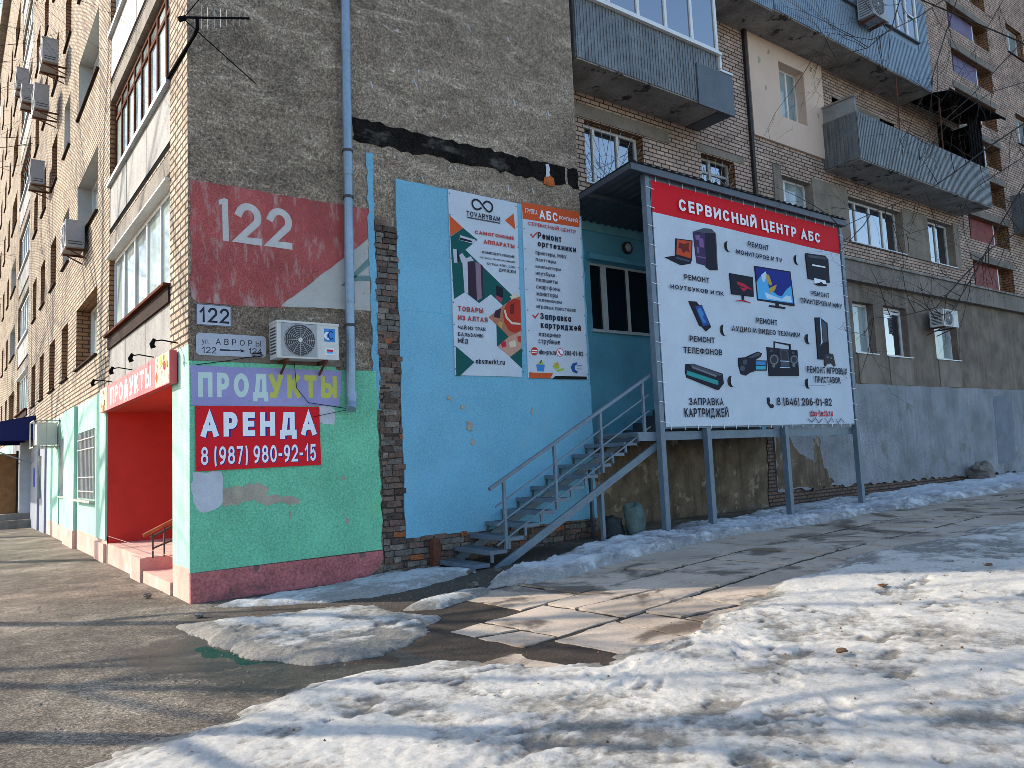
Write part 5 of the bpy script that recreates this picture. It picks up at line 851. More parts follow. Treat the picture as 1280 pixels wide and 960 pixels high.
# ================================================================ things on and by the building
def aircon(loc, pl, u, w0, z, W, H, D, label, cat='air conditioner', fan=True, sticker=False, vents=9, mb_='ac_white', group='air conditioner outdoor units'):
    t = thing('air_conditioner', loc, label, cat, group)
    b = MB(pl); b.box(u, u+W, w0, w0+D, z, z+H, M[mb_]); b.box(u-.006, u+W+.006, w0-.004, w0+D+.006, z+H-.03, z+H+.004, M[mb_]); b.build('body', t)
    if fan:
        g = MB(pl); cu_, cz = u+W*.36, z+H*.5; rr = H*.43
        g.prism([(u+W*.07, z+H*.05), (u+W*.64, z+H*.05), (u+W*.64, z+H*.95), (u+W*.07, z+H*.95)], w0+D, w0+D+.006, M['ac_grey'])
        g.prism([(cu_+rr*math.cos(R_(a)), cz+rr*math.sin(R_(a))) for a in range(0, 360, 15)], w0+D+.006, w0+D+.01, M['ac_dark'])
        for k in range(1, 9): q = rr*k/8.2; g.tube([pl(cu_+q*math.cos(R_(a)), w0+D+.016, cz+q*math.sin(R_(a))) for a in range(0, 361, 20)], .0035, M['ac_grey'], 4, False)
        for a in range(0, 360, 30): g.bar(pl(cu_, w0+D+.015, cz), pl(cu_+rr*math.cos(R_(a)), w0+D+.015, cz+rr*math.sin(R_(a))), .006, .006, M['ac_grey'])
        g.prism([(cu_+.03*math.cos(R_(a)), cz+.03*math.sin(R_(a))) for a in range(0, 360, 30)], w0+D+.01, w0+D+.024, M['ac_white']); g.build('fan_grille', t)
        v = MB(pl)
        for k in range(vents): zz = z+.06+k*(H-.12)/9; v.box(u-.004, u, w0+.04, w0+D-.05, zz, zz+.02, M['ac_dark'])
        v.build('side_vent', t)
    if sticker:
        st = MB(pl); a = u+W*.76; st.prism([(a, z+H*.5), (a+.155, z+H*.5), (a+.155, z+H*.86), (a, z+H*.86)], w0+D, w0+D+.004, ink('sky'))
        st.prism([(a+.05+.055*math.cos(R_(q)), z+H*.66+.055*math.sin(R_(q))) for q in range(60, 301, 20)]+[(a+.05+.02*math.cos(R_(q)), z+H*.66+.03*math.sin(R_(q))) for q in range(300, 59, -30)], w0+D+.004, w0+D+.006, ink('white2'))
        ribbon(st, [(a+.095+.035*math.cos(R_(q)), z+H*.68+.055*math.sin(R_(q))) for q in range(50, 311, 26)], .014, lambda X, Y: pl(X, w0+D+.0075, Y), ink('navy'))
        st.prism([(a+.01, z+H*.12), (a+.14, z+H*.12), (a+.14, z+H*.33), (a+.01, z+H*.33)], w0+D, w0+D+.004, ink('white2')); st.prism([(a+.03, z+H*.22), (a+.125, z+H*.22), (a+.125, z+H*.28), (a+.03, z+H*.28)], w0+D+.004, w0+D+.006, ink('crimson')); st.prism([(a+.03, z+H*.17), (a+.125, z+H*.17), (a+.125, z+H*.21), (a+.03, z+H*.21)], w0+D+.004, w0+D+.006, ink('cyan')); st.build('sticker', t)
    for uu in (u+W*.15, u+W*.78):
        k = MB(pl); k.box(uu, uu+.035, .0, w0+D-.02, z-.045, z-.006, M['rust']); k.bar(pl(uu+.018, .02, z-.2), pl(uu+.018, w0+D*.7, z-.045), .025, .025, M['rust']); k.build('bracket', t)
    return t
aircon((1.45, 0, 3.0), GAB, 1.03, .045, 3.075, .87, .5, .29, 'white air conditioner on the gable with blue sticker and round fan', sticker=True)
aircon((22.9, REAR, 5.0), REA, 22.0, .22, 5.05, 1.0, .52, .4, 'white air conditioner above the last small ground floor window')
aircon((18.0, REAR-1, 13), REA, 17.55, 1.1, 13.2, .85, .75, .42, 'air conditioner hung on the blue grey corrugated balcony', mb_='ac_grey')
for (y, z, xo, W, H, lab) in ((8.5, 6.62, .08, .9, .6, 'grey air conditioner under the recessed window nearest the corner'), (12.4, 12.62, .24, .9, .65, 'air conditioner high on the street side nearest the top corner'), (14.2, 12.05, .26, .9, .72, 'air conditioner on the street side just left of the topmost one'),
        (16.0, 10.45, .19, .9, .72, 'small air conditioner halfway up the street side between narrow windows'), (20.0, 15.1, .35, .9, .75, 'air conditioner near the upper left sky gap'), (18.2, 13.9, .3, .9, .6, 'air conditioner with dark underside beside far loggias')):
    aircon((-.2, y, z), FAC, y, xo, z, W, H, .36, lab, mb_='ac_grey', vents=2)
t = thing('air_conditioner', (-.3, 13.2, 2.5), 'boxed air conditioner inside a metal cage beside the blue awning', 'air conditioner', 'air conditioner outdoor units')
MB(FAC).box(13.25, 14.0, .06, .52, 2.5, 3.05, M['ac_white']).build('body', t)
k = MB(FAC)
for u in (13.1, 14.15):
    for w_ in (.01, .3, .58): k.box(u, u+.03, w_, w_+.03, 2.42, 3.12, M['frame_old'])
    for z in (2.42, 3.1): k.box(u, u+.03, .01, .61, z, z+.03, M['frame_old'])
for w_ in (.01, .58):
    for z in (2.42, 3.1): k.box(13.1, 14.18, w_, w_+.03, z, z+.03, M['frame_old'])
k.build('cage', t)
# signs on the gable
t = thing('house_number_sign', (.31, 0, 3.6), 'small white plate with black number 122 under the mural', 'sign')
MB(GAB).prism([(.09, 3.5), (.535, 3.5), (.535, 3.78), (.09, 3.78)], .006, .022, M['plate_white']).build('plate', t)
q = MB(GAB)
for a in ((.092, .1, 3.502, 3.778), (.525, .533, 3.502, 3.778), (.1, .525, 3.502, 3.51), (.1, .525, 3.77, 3.778)): q.box(a[0], a[1], .022, .0235, a[2], a[3], ink('slate'))
q.build('border', t)
q = MB(GAB); text(q, GAB, '122', PLATES[0][1], PLATES[0][2], 3.54, 3.74, .0228, ink('ink'), .15); q.build('lettering', t)
t = thing('street_sign', (.54, 0, 3.2), 'white street name plate with arrow from 122 to 124', 'sign')
MB(GAB).prism([(.12, 3.11), (.96, 3.11), (.99, 3.14), (.99, 3.37), (.96, 3.4), (.12, 3.4), (.09, 3.37), (.09, 3.14)], .006, .022, M['plate_white']).build('plate', t)
q = MB(GAB)
for s_, a, b, c, d_, ky in PLATES[1:]: text(q, GAB, s_, a, b, c, d_, .0228, ink('ink'), .12, gap=.55 if s_ == 'АВРОРЫ' else None)
(a0, z0), (a1, z1) = ARROW; q.prism([(a0, 3.183), (a1, 3.183), (a1, 3.193), (a0, 3.193)], .022, .0235, ink('ink')); q.prism([(a0, 3.178), (a0+.13, 3.178), (a0+.13, 3.198), (a0, 3.198)], .022, .0237, ink('ink')); q.prism([(a1-.055, 3.165), (a1+.02, 3.188), (a1-.055, 3.211), (a1-.035, 3.188)], .022, .0238, ink('ink')); q.build('lettering', t)
t = thing('painted_shop_sign', (1.0, 0, 2.7), 'faded lilac sign with pale and yellow letters above the red banner', 'sign')
MB(GAB).prism(jag([(.02, 2.455), (2.02, 2.455), (2.06, 2.96), (.01, 2.965)], .2, .006, seed=17), .04, .052, M['lilac_paint']).build('panel', t)
q = MB(GAB)
for s_, a, b, c, d_, ky in PROD: text(q, GAB, s_, a, b, 2.565, 2.885, .053, ink(ky), .23)
q.build('lettering', t)
t = thing('rental_banner', (.9, 0, 2.0), 'red banner with big white word and phone number on green wall', 'banner')
MB(GAB).prism([(.07, 1.625), (1.725, 1.64), (1.71, 2.445), (.065, 2.45)], .05, .06, M['aren_red']).build('sheet', t)
q = MB(GAB); navy = ink('navy')
for s_, a, b, c, d_, ky in AREN:
    tt = .24 if 'А' in s_ else .155
    c = c+.05 if 'А' in s_ else c+.02; text(q, GAB, s_, a+.008, b+.010, c-.008, d_-.006, .061, navy, tt+.04, gap=tt*.75+.05-.0); text(q, GAB, s_, a, b, c, d_, .063, ink('white'), tt)
for u, z in ((.1, 1.66), (.1, 2.41), (1.68, 1.67), (1.67, 2.41), (.9, 1.66), (.9, 2.42)): q.box(u, u+.02, .06, .066, z, z+.02, M['ac_dark'])
q.build('lettering', t)
# posters
def poster(name, Q, w, label):
    t = thing(name, (sum(u for u, z in Q)/4, 0, Q[3][1]), label, 'poster'); MB(GAB).prism(Q, .034, w, M['poster_white']).build('sheet', t)
    q = MB(GAB); (u0, z1), (u1, _), (_, z0), _ = Q
    for i in range(9): z = z0+.08+(z1-z0-.16)*i/8; q.box(u0+.012, u0+.03, w, w+.004, z, z+.018, M['ac_dark']); q.box(Q[1][0]-.035, Q[1][0]-.018, w, w+.004, z, z+.018, M['ac_dark'])
    q.build('eyelets', t); return t
W1 = .05
t = poster('advertising_poster', [(3.975, 5.99), (5.375, 5.98), (5.31, 2.965), (3.985, 2.955)], W1, 'tall poster with dark green shapes, tank and red teapot')
q = MB(GAB)
for i, (c, pts) in enumerate(P1_ART): q.prism([(min(max(u, 3.978), 5.372), z) for u, z in pts], W1+.0005, W1+.0015+.0003*i, ink(c))
q.build('picture', t)
q = MB(GAB)
for s_, a, b, c, d_, ky in P1_TEXT:
    h = (d_-c); text(q, GAB, s_, a, b, c+h*.02, d_-h*.02, W1+.012, ink(ky), .2 if ky == 'rust' else .17)
ribbon(q, P1_LOGO, .03, lambda X, Y: GAB(X, W1+.011, Y), ink('ink')); (a, zz), (b, zz2) = P1_TAG; q.prism([(a, zz), (b, zz), (b, zz+.018), (a, zz+.018)], W1, W1+.011, ink('slate')); q.build('lettering', t)
t = poster('advertising_poster', [(5.48, 5.98), (6.83, 5.965), (6.81, 2.96), (5.44, 2.955)], W1, 'tall pale poster with orange header and list of repairs')
q = MB(GAB)
for i, (c, pts) in enumerate(P2_ART): q.prism([(min(max(u, 5.455), 6.822), z) for u, z in pts], W1+.0005, W1+.0015+.0003*i, ink(c))
q.build('picture', t)
q = MB(GAB)
for s_, a, b, c, d_, ky in P2_TEXT: text(q, GAB, s_, a, b, c, d_, W1+.012, ink(ky), (.12 if s_ in ('ГРУППА', 'КОМПАНИЙ') else .19) if ky in ('ink', 'white') else .14)
q.build('lettering', t)
# shop sign over the entrance and its lamps
t = thing('shop_sign', (-.1, 3.2, 2.8), 'long red fascia sign over the corner shop entrance', 'sign')
SG = Pl(lambda u, w, z: (-.02-w, u, z)); b = MB(SG); b.box(.52, 6.1, .0, .09, 2.80, 3.24, M['shop_red']); b.build('board', t)
q = MB(SG); q.prism([(.53, 2.81), (1.35, 2.81), (1.35, 3.235), (.53, 3.235)], .09, .093, M['produce']); q.prism([(5.3, 2.81), (6.09, 2.81), (6.09, 3.235), (5.3, 3.235)], .09, .093, M['produce'])
for k in range(26):
    a = rnd.choice((rnd.uniform(.56, 1.3), rnd.uniform(5.35, 6.05))); z = rnd.uniform(2.85, 3.2); rr = rnd.uniform(.03, .07); q.prism([(a+rr*math.cos(R_(x)), z+rr*math.sin(R_(x))) for x in range(0, 360, 40)], .093, .094+.0002*k, ink(rnd.choice(('crimson', 'lime', 'gold', 'cream', 'orange', 'plum'))))
q.build('picture', t)
q = MB(SG); MIR = Pl(lambda u, w, z: SG(6.68-u, w, z)); text(q, MIR, 'ПРОДУКТЫ', 1.75, 5.05, 2.87, 3.17, .0915, ink('white2'), .2); q.build('lettering', t)
for y, lab in ((5.5, 'black spotlight on an arm over the far end of the shop sign'), (3.6, 'black spotlight on an arm over the middle of the shop sign'), (2.0, 'black spotlight on an arm over the produce picture of the sign'), (.55, 'black spotlight on an arm by the brick corner')):
    t = thing('spotlight', (-.1, y, 3.3), lab, 'spotlight', 'spotlights over the shop sign'); MB().tube([(.0, y, 3.34), (-.2, y, 3.37), (-.3, y, 3.35)], .009, M['black'], 6).build('arm', t)
    MB().tube([(-.29, y, 3.38), (-.32, y, 3.31), (-.30, y, 3.26)], [.02, .032, .036], M['black'], 8).build('lamp_head', t)
# far entrance
t = thing('entrance_awning', (-.6, 21, 2.9), 'dark blue awning sticking out over a far entrance', 'awning'); a = MB()
ys_ = 19.75
for (y0, y1) in ((ys_, ys_+.03), (23.9, 23.93)): a.prism([(0.0, 2.88), (0.0, 3.72), (-2.6, 3.2), (-2.6, 2.88)], y0, y1, M['awning_blue'], Pl(lambda u, w, z: (u, w, z)))
a.face([(0, ys_, 3.72), (0, 23.93, 3.72), (-2.6, 23.93, 3.2), (-2.6, ys_, 3.2)], M['awning_blue']); a.face([(-2.6, ys_, 3.2), (-2.6, 23.93, 3.2), (-2.6, 23.93, 2.88), (-2.6, ys_, 2.88)], M['awning_blue']); a.build('canopy', t)
for yy in (20.2, 23.5): MB().bar((-.02, yy, 2.1), (-1.8, yy, 2.9), .04, .04, M['ac_grey']).build('bracket', t)
t = thing('entrance_porch', (-.4, 21.5, 0), 'far entrance porch with wooden door, pale pier and concrete steps', 'porch')
MB().box(-.34, -.002, 20.98, 21.3, -.2, 2.86, M['pale_pier']).build('pier', t); MB().box(-.95, -.36, 21.5, 21.58, .46, 2.5, M['wood_door']).box(-.42, -.36, 21.42, 21.62, .46, 2.6, M['sill_dark']).build('door', t)
MB().box(-1.4, -.002, 20.4, 24.5, -.2, .26, M['concrete']).box(-1.2, -.01, 20.9, 24.4, .26, .46, M['concrete']).build('steps', t)
# downpipe
t = thing('downpipe', (2.2, 0, 2.4), 'blue grey drainpipe running down the gable beside the mural', 'drainpipe')
d = MB(); zs_ = [2.62, 4.0, 5.9, 7.8, 9.9, 12.2, 14.5, 17, 20, 23, 26.5, 27.4]
for i in range(len(zs_)-1): xa = 2.14+.035*zs_[i]/2.2*.6; xb = 2.14+.035*zs_[i+1]/2.2*.6; d.tube([(xa, -.13, zs_[i]-.05), (xb, -.13, zs_[i+1])], [.071, .064], M['pipe_blue'], 14)
d.tube([(2.185, -.13, 2.66), (2.165, -.15, 2.5), (2.12, -.21, 2.40)], [.07, .07, .072], M['pipe_blue'], 14); d.build('pipe', t, smooth=False)
for z in (3.6, 5.5, 6.2, 8.6, 11.5): xb = 2.14+.035*z/2.2*.6; MB().tube([(xb, -.13, z), (xb, -.13, z+.035)], .082, M['ac_dark'], 14).box(xb-.012, xb+.012, -.06, .0, z, z+.03, M['ac_dark']).build('clamp', t)
# antenna on the corner
t = thing('television_antenna', (0, -.3, 7.2), 'black rod television antenna on a bent bracket at the corner', 'antenna')
a = MB(); a.tube([(-.03, 1.15, 7.22), (-.01, -.44, 7.2), (-.0, -.5, 7.24), (.0, -.5, 7.39)], .024, M['black'], 8); a.build('bracket', t)
a = MB(); a.bar((-.22, -.5, 7.32), (.66, -.5, 7.59), .022, .022, M['black'])
for i in range(8): x = .05+i*.08; L = .15-.008*i; a.bar((x, -.5-.0, 7.385+.307*x-L), (x, -.5, 7.385+.307*x+L), .006, .006, M['ac_grey'])
a.build('boom', t)
a = MB(); a.tube([(-.17, -.5, 7.32), (.74, -.5, 6.7)], .007, M['black'], 6); a.tube([(-.17, -.5, 7.32), (.06, -.52, 7.7)], .007, M['black'], 6); a.tube([(-.22, -.48, 7.3), (-.14, -.5, 7.34)], .035, M['black'], 8); a.build('dipole', t)
# cables
def cable(pts, label, rad=.006): tag(MB().tube(pts, rad, M['cable'], 5).build('cable'), label, 'cable')
cable([(-.02, .12, 3.02), (.1, -.06, 2.98), (.5, -.05, 3.05), (.85, -.06, 3.12), (.95, -.05, 3.13)], 'thin black cable drooping from the corner to the street sign', .005)
cable([(1.35, -.1, 3.05), (1.38, -.09, 2.7), (1.55, -.08, 2.5), (1.85, -.08, 2.46), (2.1, -.1, 2.42)], 'looping cable under the gable air conditioner', .005)
cable([(.79, -.03, 3.15), (.84, -.05, 3.165), (.93, -.05, 3.15), (.9, -.05, 3.12), (.8, -.04, 3.125)], 'knotted end of cable on the street sign', .008)
cable([(1.6, -.066, 2.3), (1.9, -.07, 2.36), (2.12, -.1, 2.40)], 'short pale cord stretched from banner to drainpipe', .004)
cable([(-.02, 6.1, 3.9), (-.015, 6.2, 3.3), (-.02, 6.3, 2.9)], 'cable hanging beside the shop sign')
# lamp on the turquoise wall
t = thing('wall_lamp', (9.06, REAR, 5.9), 'small round lamp on the turquoise wall', 'lamp')
MB(REA).tube([REA(9.06, .0, 5.93), REA(9.06, .07, 5.93)], .13, M['ac_dark'], 16).build('base', t); MB(REA).tube([REA(9.06, .07, 5.93), REA(9.06, .1, 5.93)], [.09, .06], M['lamp_glass'], 14).build('lens', t)
# stairs
t = thing('metal_staircase', (5.3, -.55, 0), 'blue grey steel outdoor staircase climbing along the blue wall', 'staircase')
X0, Z0, RUN, RISE = 3.52, .135, .312, .1655
for i in range(12):
    x = X0+i*RUN; z = Z0+i*RISE
    q = MB(); q.box(x, x+.30, -1.0, -.06, z-.035, z, M['tread']); q.box(x-.004, x+.03, -1.03, -.045, z-.06, z+.004, M['steel_blue']); q.box(x+.27, x+.30, -1.03, -.045, z-.06, z-.036, M['steel_blue'])
    q.box(x, x+.3, -1.035, -1.0, z-.055, z-.004, M['steel_blue']); q.build('tread', t)
    q = MB(); q.box(x+.02, x+.06, -1.035, -1.005, z-.17 if i else z-.15, z-.056, M['steel_blue']); q.box(x+.01, x+.04, -.075, -.05, z-.165, z-.06, M['steel_dark']); q.build('tread_bracket', t)
for y in (-1.06, -.045):
    MB().bar((3.9, y, .02 if y < -.5 else .1), (7.5, y, 1.77), .035 if y < -.5 else .02, .12, M['steel_blue']).build('stringer', t)
def slope(x): return 1.18+(x-3.83)*(1.85/3.67)
MB().bar((3.83, -1.08, 1.18), (7.5, -1.08, 3.03), .05, .05, M['steel_blue']).build('handrail', t)
for k in (.31, .58, .86): MB().bar((3.93, -1.075, slope(3.93)-k), (7.25, -1.075, slope(7.25)-k), .022, .022, M['steel_blue']).build('rail', t)
for x in (4.09, 5.08, 6.08, 7.1): MB().box(x-.022, x+.022, -1.10, -1.056, slope(x)-1.0, slope(x)-.02, M['steel_blue']).build('rail_post', t)
MB().box(6.04, 6.1, -1.05, -.99, .0, 1.1, M['steel_blue']).build('support', t); MB().box(6.6, 6.65, -.2, -.14, .0, 1.35, M['steel_dark']).build('support', t)
q = MB(); q.box(6.9, 13.6, -1.08, .95, 1.87, 1.925, M['tread']); q.build('landing', t)
q = MB(); q.box(6.9, 13.6, -1.12, -1.085, 1.8, 1.95, M['steel_blue']); q.box(6.89, 6.94, -1.08, .95, 1.78, 1.865, M['steel_dark']); q.build('landing_beam', t)
q = MB()
for i, x in enumerate((8.55, 8.85, 9.15, 9.45)): q.box(x, 11.5, -.3, .9, 1.93+i*.14, 1.93+(i+1)*.14-.004, M['steel_dark'])
q.build('door_step', t)
tag(MB().box(3.42, 3.54, -.16, -.03, .0, .46, M['rust']).build('gas_riser'), 'short rusty steel post at the foot of the bare bricks', 'post')
# canopy over the landing
t = thing('landing_canopy', (10, 0, 6.3), 'dark corrugated canopy roof over the landing behind the billboard', 'canopy')
q = MB(); xs_ = np.arange(6.86, 13.78, .05)
for i in range(len(xs_)-1):
    h0 = .03 if (i % 4) in (1, 2) else 0; h1 = .03 if ((i+1) % 4) in (1, 2) else 0
    q.face([(xs_[i], .97, 6.31+h0), (xs_[i+1], .97, 6.31+h1), (xs_[i+1], -1.36, 6.60+h1), (xs_[i], -1.36, 6.60+h0)], M['steel_dark'])
q.build('roof_sheet', t)
q = MB(); q.bar((6.9, -1.3, 6.53), (13.75, -1.3, 6.53), .05, .12, M['steel_dark']); q.bar((6.9, .9, 6.27), (6.9, -1.3, 6.52), .05, .1, M['steel_dark']); q.bar((13.7, .9, 6.27), (13.7, -1.3, 6.52), .05, .1, M['steel_dark']); q.bar((6.9, -.2, 6.36), (13.7, -.2, 6.36), .05, .07, M['steel_dark']); q.bar((9.8, .9, 6.26), (9.8, -1.3, 6.5), .05, .08, M['steel_dark']); q.build('frame', t)
# billboard
t = thing('billboard', (10.5, -1.25, 0), 'large white billboard with red header and pictures of electronics', 'billboard', None)
for x, z1 in ((7.38, 6.5), (8.6, 2.0), (10.98, 2.0), (13.64, 6.5)):
    zz = float(zg(x, -1.2)); q = MB(); q.box(x-.055, x+.055, -1.235, -1.125, zz-.1, z1, M['steel_blue']); q.build('post', t)
q = MB(BRD); q.box(7.44, 13.58, -.06, -.002, 2.0, 2.1, M['steel_blue']); q.box(7.44, 13.58, -.06, -.002, 6.38, 6.5, M['steel_blue']); q.box(7.44, 13.58, -.06, -.002, 4.2, 4.27, M['steel_dark'])
for x in (8.6, 10.0, 11.4, 12.6): q.box(x, x+.06, -.06, -.003, 2.1, 6.38, M['steel_dark'])
q.build('frame', t)
# sheet with a faint slackness in it
bu = np.linspace(7.49, 13.55, 62); bz = np.linspace(2.03, 6.415, 46); s_ = MB(BRD)
def bw(u, z): return .016+.012*math.sin(3.1*u+.7*z)*math.sin(1.7*z+.4*u)*min(1, (u-7.49)*2, (13.55-u)*2, (z-2.03)*2, (6.415-z)*2)
for i in range(61):
    for j in range(45):
        mm = M['banner_red'] if bz[j] > 5.82 else M['banner_white']
        s_.face([BRD(u, bw(u, z), z) for u, z in ((bu[i], bz[j]), (bu[i+1], bz[j]), (bu[i+1], bz[j+1]), (bu[i], bz[j+1]))], mm)
s_.box(7.49, 13.55, .0, .004, 2.03, 6.415, M['banner_white']); s_.build('sheet', t, smooth=False)
q = MB(BRD)
for i, (c, pts) in enumerate(BOARD_ART): q.prism(pts, .01, .0295+.00018*i, ink(c))
q.build('picture', t)
q = MB(BRD)
for s0, a, b, c, d_, ky in BOARD_TEXT: text(q, BRD, s0, a, b, c, d_, .041, ink(ky), .2 if ky == 'white' else .175)
for sc_ in BOARD_SCRIBBLE: ribbon(q, sc_, .016, lambda X, Y: BRD(X, .041, Y), ink('slate'))
q.build('lettering', t)
for u, z in BOARD_FLAPS:
    q = MB(BRD); c = [(u+.105*math.cos(R_(a)), z+.105*math.sin(R_(a))) for a in range(0, 360, 20)]; q.prism(c, .005, .031, M['ac_dark']); q.build('wind_flap', t)
    q = MB(BRD); P = []
    for a in range(0, 360, 20): P.append(BRD(u+.022+.1*math.cos(R_(a)), .038+.03*max(0, -math.cos(R_(a))), z-.0+.102*math.sin(R_(a))))
    q.face(P, M['banner_white']); q.build('wind_flap', t)
q = MB(BRD)
for i in range(13):
    z = 2.1+i*.345
    for u0, u1 in ((7.34, 7.53), (13.52, 13.68)): q.bar(BRD(u0, .04, z+.02), BRD(u1, .04, z), .01, .01, M['zip'])
for i in range(17):
    u = 7.6+i*.36; q.bar(BRD(u, .03, 1.97), BRD(u, .03, 2.06), .008, .008, M['zip']); q.bar(BRD(u, .03, 6.39), BRD(u, .03, 6.49), .008, .008, M['zip'])
q.build('lacing', t)
# sacks, stone, litter
def blob(name, c, rx, ry, rz, m, label, cat, seed, group=None, n=18, lump=.25, flat_=.2):
    r = random.Random(seed); q = MB(); rows = 10; V = []
    ph = [r.uniform(0, 6.28) for _ in range(6)]
    for i in range(rows+1):
        th = math.pi*i/rows
        for j in range(n):
            a = 2*math.pi*j/n; k = 1+lump*(.5*math.sin(2*a+ph[0]+2*th)+.35*math.sin(3*a+ph[1]-th*3)+.25*math.sin(5*th+ph[2]+a))
            z = math.cos(th); z = max(z, -1+flat_); nz = 1+lump*.5*noise.noise(Vector((math.cos(a)*2.2+seed, math.sin(a)*2.2, th*1.8))); pw = .45 if name == 'sack' else .7; V.append((c[0]+rx*k*nz*math.sin(th)**pw*math.cos(a), c[1]+ry*k*nz*math.sin(th)**pw*math.sin(a), c[2]+rz*nz*(z*(1+.12*math.sin(a*2+ph[3])))))
    q.v = V; k = q.idx(m)
    for i in range(rows):
        for j in range(n): q.f.append((i*n+j, i*n+(j+1) % n, (i+1)*n+(j+1) % n, (i+1)*n+j)); q.mi.append(k)
    return tag(q.build(name, smooth=name == 'sack'), label, cat, group)
blob('sack', (7.1, -.72, .43), .19, .16, .30, M['sack'], 'full greenish sack leaning under the stair landing', 'sack', 3)
blob('sack', (6.78, -.5, .34), .22, .17, .2, M['sack_dark'], 'dark slumped bag between stair support and green sack', 'bag', 5)
blob('boulder', (24.0, .55, .38), .42, .3, .42, M['stone'], 'rough grey stone standing at the foot of the far grey wall', 'stone', 8, n=9, lump=.45)
r = random.Random(3)
for k in range(9):
    x, y = [(2.9, -2.0), (-.15, -1.05), (3.7, -1.4), (2.2, -.7), (4.9, -6.2), (2.6, -7.1), (6.3, -6.6), (3.4, -1.15), (-.3, .9)][k]
    lab = ['lump of rubble at the tip of the snow ridge', 'small stone beside the corner base', 'broken brick piece by the lowest stair tread', 'pebble lying on the grey snow strip', 'dead brown leaf on the right of the snow field', 'dead leaf nearest the camera on snow', 'dead leaf farthest right on sunlit snow', 'chip of concrete under the stairs', 'clod of dirt by the low shop step'][k]
    if 'leaf' in lab: blob('dead_leaf', (x, y, float(zg(x, y))+.10), .05, .035, .012, M['leaf_brown'], lab, 'leaf', k, n=10, lump=.6)
    else: blob('rubble_stone', (x, y, float(zg(x, y))+.03), .05, .035, .03, M['stone'], lab, 'stone', k+20, n=12, lump=.6)
def scatter(name, label, n, spots, m, smin, smax, lift, seed):
    r = random.Random(seed); q = MB(); k = q.idx(m)
    for i in range(n):
        x0, x1, y0, y1 = r.choice(spots); x = r.uniform(x0, x1); y = r.uniform(y0, y1); s_ = smin+(smax-smin)*r.random()**3; z = float(zg(x, y))+lift; b0 = len(q.v)
        for a in range(5): q.v.append((x+s_*r.uniform(.6, 1.2)*math.cos(a*1.257), y+s_*r.uniform(.6, 1.2)*math.sin(a*1.257), z-s_*.4))
        q.v.append((x+s_*.3*r.uniform(-1, 1), y+s_*.3*r.uniform(-1, 1), z+s_*r.uniform(.35, .8)))
        for a in range(5): q.f.append((b0+a, b0+(a+1) % 5, b0+5)); q.mi.append(k)
    q.build(name, None, label, 'gravel', None, 'stuff')
scatter('gravel', 'loose gravel and grit on the bare ground between the green wall and the path', 900, [(1.0, 4.2, -2.4, -1.5), (1.6, 3.2, -2.9, -2.2), (4.0, 9, -3.0, -2.6), (-1.8, .2, -1.2, 1.8), (-1.9, -.1, 1.5, 9), (-1.9, .4, -4.6, -2.4)], M['stone'], .004, .022, .004, 4)
scatter('gravel', 'dark grit and crumbs of soil scattered on the melting snow', 420, [(-.8, 7, -8.2, -5.6), (1.5, 9, -7, -5.4)], M['leaf_brown'], .003, .014, .085, 6)
# ================================================================ bare trees
def grow(mb, p, d, L, rad, lev, r, m, maxlev, kids=(3, 5), droop=0.0, spread=38):
    n = 5 if lev < 2 else 4; pts = [p]; rads = [rad]; q = p.copy(); dd = d.copy()
    for i in range(n):
        dd = (dd+Vector((r.uniform(-1, 1), r.uniform(-1, 1), r.uniform(-.6, .8)-droop))*(.13+.04*lev)).normalized(); q = q+dd*(L/n); pts.append(q.copy()); rads.append(rad*(1-(i+1)/n*.72))
    mb.tube(pts, rads, m, 8 if lev == 0 else 5 if lev == 1 else 3, cap=False)
    if lev >= maxlev: return
    for k in range(r.randint(*kids)):
        t = r.uniform(.3, .98); i = min(n-1, int(t*n)); f = t*n-i; s_ = pts[i].lerp(pts[i+1], f); base = (pts[i+1]-pts[i]).normalized()
        ax = base.orthogonal().normalized(); ax.rotate(Matrix.Rotation(r.uniform(0, 6.28), 3, base)); nd = base.copy(); nd.rotate(Matrix.Rotation(R_(r.uniform(spread*.6, spread*1.5)), 3, ax))
        grow(mb, s_, nd, L*r.uniform(.45, .7), max(.0028, (rads[i]*(1-f)+rads[i+1]*f)*r.uniform(.45, .65)), lev+1, r, m, maxlev, kids, droop, spread)
def tree(loc, seed, H, label, kids=(4, 6)):
    r = random.Random(seed); t = thing('bare_tree', loc, label, 'tree', 'leafless trees round the yard'); P = Vector(loc)
    tr = MB(); pts = [P+Vector((0, 0, -.2))]; rads = [.2]; q = P.copy()
    for i in range(7): q = q+Vector((r.uniform(-.12, .12), r.uniform(-.12, .12), H*.62/7)); pts.append(q.copy()); rads.append(.17*(1-i/10))
    tr.tube(pts, rads, M['bark'], 10); tr.build('trunk', t, smooth=True)
    cr = MB()
    for k in range(7):
        i = r.randint(3, 7); a = r.uniform(0, 6.28); grow(cr, pts[i], Vector((math.cos(a)*.75, math.sin(a)*.75, .8)).normalized(), H*r.uniform(.28, .42), rads[i]*.6, 1, r, M['bark'], 4, kids)
    grow(cr, pts[-1], Vector((.05, 0, 1)), H*.4, rads[-1], 1, r, M['bark'], 4, kids)
    cr.build('crown', t); return t
def twin(t, loc, rot, s, label):
    c = t.copy(); link(c); c.location = loc; c.rotation_euler = (0, 0, rot); c.scale = (s, s, s); c['label'] = label
    for ch in t.children: k = ch.copy(); link(k); k.parent = c
    return c
TA = tree((-6.2, 4.9, 0), 2, 11, 'bare street tree nearest the camera on the left', (3, 5))
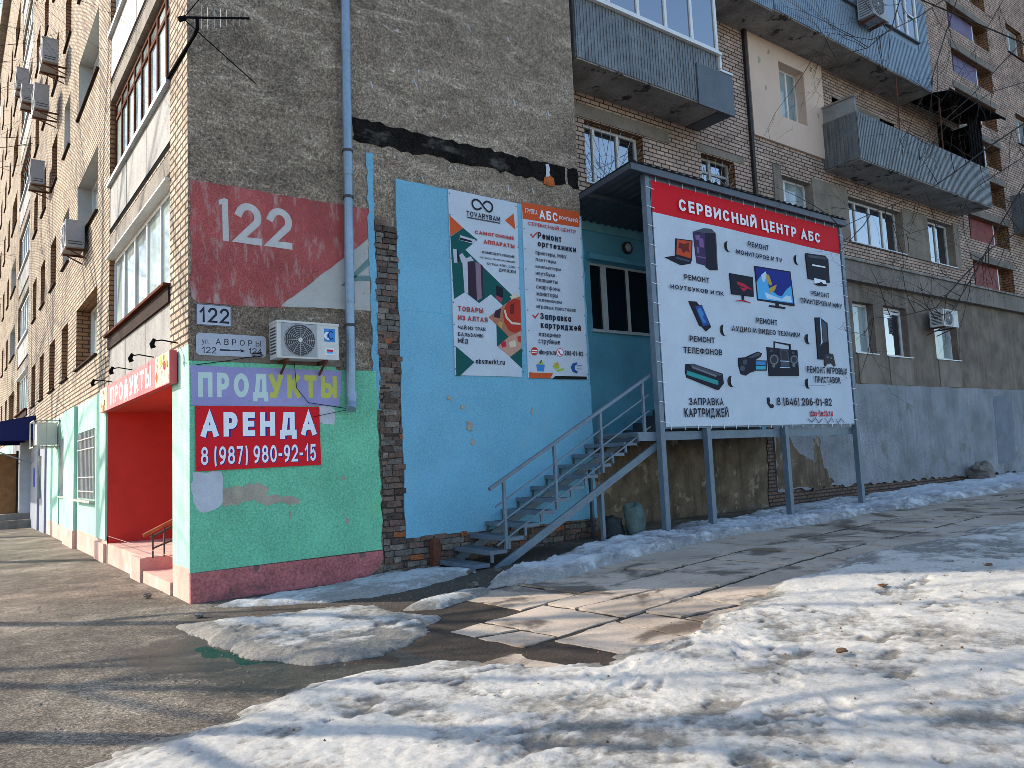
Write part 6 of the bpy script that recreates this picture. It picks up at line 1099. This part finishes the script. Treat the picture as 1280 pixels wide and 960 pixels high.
twin(TA, (-5.6, -.4, 0), 2.1, .9, 'bare street tree across from the corner'); twin(TA, (-9.5, 5.6, 0), 4.0, 1.1, 'bare tree on the far kerb')
for i, (x, y) in enumerate(((-7, 14), (-6.5, 22), (-7.5, 30), (-7, 39))): twin(TA, (x, y, 0), 1.3*i+.6, 1.5+.1*i, ['bare street tree shading the first narrow windows', 'bare street tree across from the awning', 'bare street tree beyond the porch', 'last bare tree along the street'][i])
for i, (x, y) in enumerate(((6, -24), (13, -22), (20, -25), (-1, -26))): twin(TA, (x, y, .2), 2.2*i, 1.15+.1*i, ['bare yard tree mirrored in the barred window', 'bare yard tree mirrored in the glazed balcony', 'bare yard tree farthest down the yard', 'bare yard tree behind the photographer'][i])
# the tree at the right edge: its trunk stands outside the frame, its twigs hang in
t = thing('bare_tree', (17.5, -6.4, .2), 'leafless tree at the right edge whose thin twigs hang before the balconies', 'tree', 'leafless trees round the yard')
tr = MB(); tp = [Vector(p) for p in ((17.5, -6.4, 0), (17.55, -6.35, 2.5), (17.7, -6.2, 5), (17.9, -6.0, 8), (18.3, -5.8, 11.5), (18.4, -5.7, 15))]
tr.tube(tp, [.24, .2, .18, .15, .11, .05], M['bark'], 10); tr.build('trunk', t, smooth=True)
cr = MB(); r = random.Random(12)
for n, br in enumerate(RIGHT_BRANCHES):
    P = [Vector(p) for p in br]; z = min(14.5, max(3, P[0].z-1.5 if P[0].z < 12 else 13)); k = min(range(len(tp)), key=lambda i: abs(tp[i].z-z)); root = tp[k]
    mid = root.lerp(P[0], .5)+Vector((0, .2, .5)); full = [root, mid]+P; m_ = len(full)
    R0 = .026 if n in (0, 4, 5) else .019
    cr.tube(full, [R0*(1-.82*i/(m_-1)) for i in range(m_)], M['bark'], 6, cap=False)
    for i in range(2, m_-1):
        for q in range(3):
            s_ = full[i].lerp(full[i+1], r.random()); base = (full[i+1]-full[i]).normalized(); ax = Vector((r.uniform(-.4, .4), 1, r.uniform(-.4, .4))).normalized(); nd = base.copy(); nd.rotate(Matrix.Rotation(R_(r.choice((-1, 1))*r.uniform(25, 60)), 3, ax))
            grow(cr, s_, nd, r.uniform(.7, 1.7), R0*.4, 2, r, M['bark'], 4, (2, 3), .1, 36)
cr.build('crown', t)
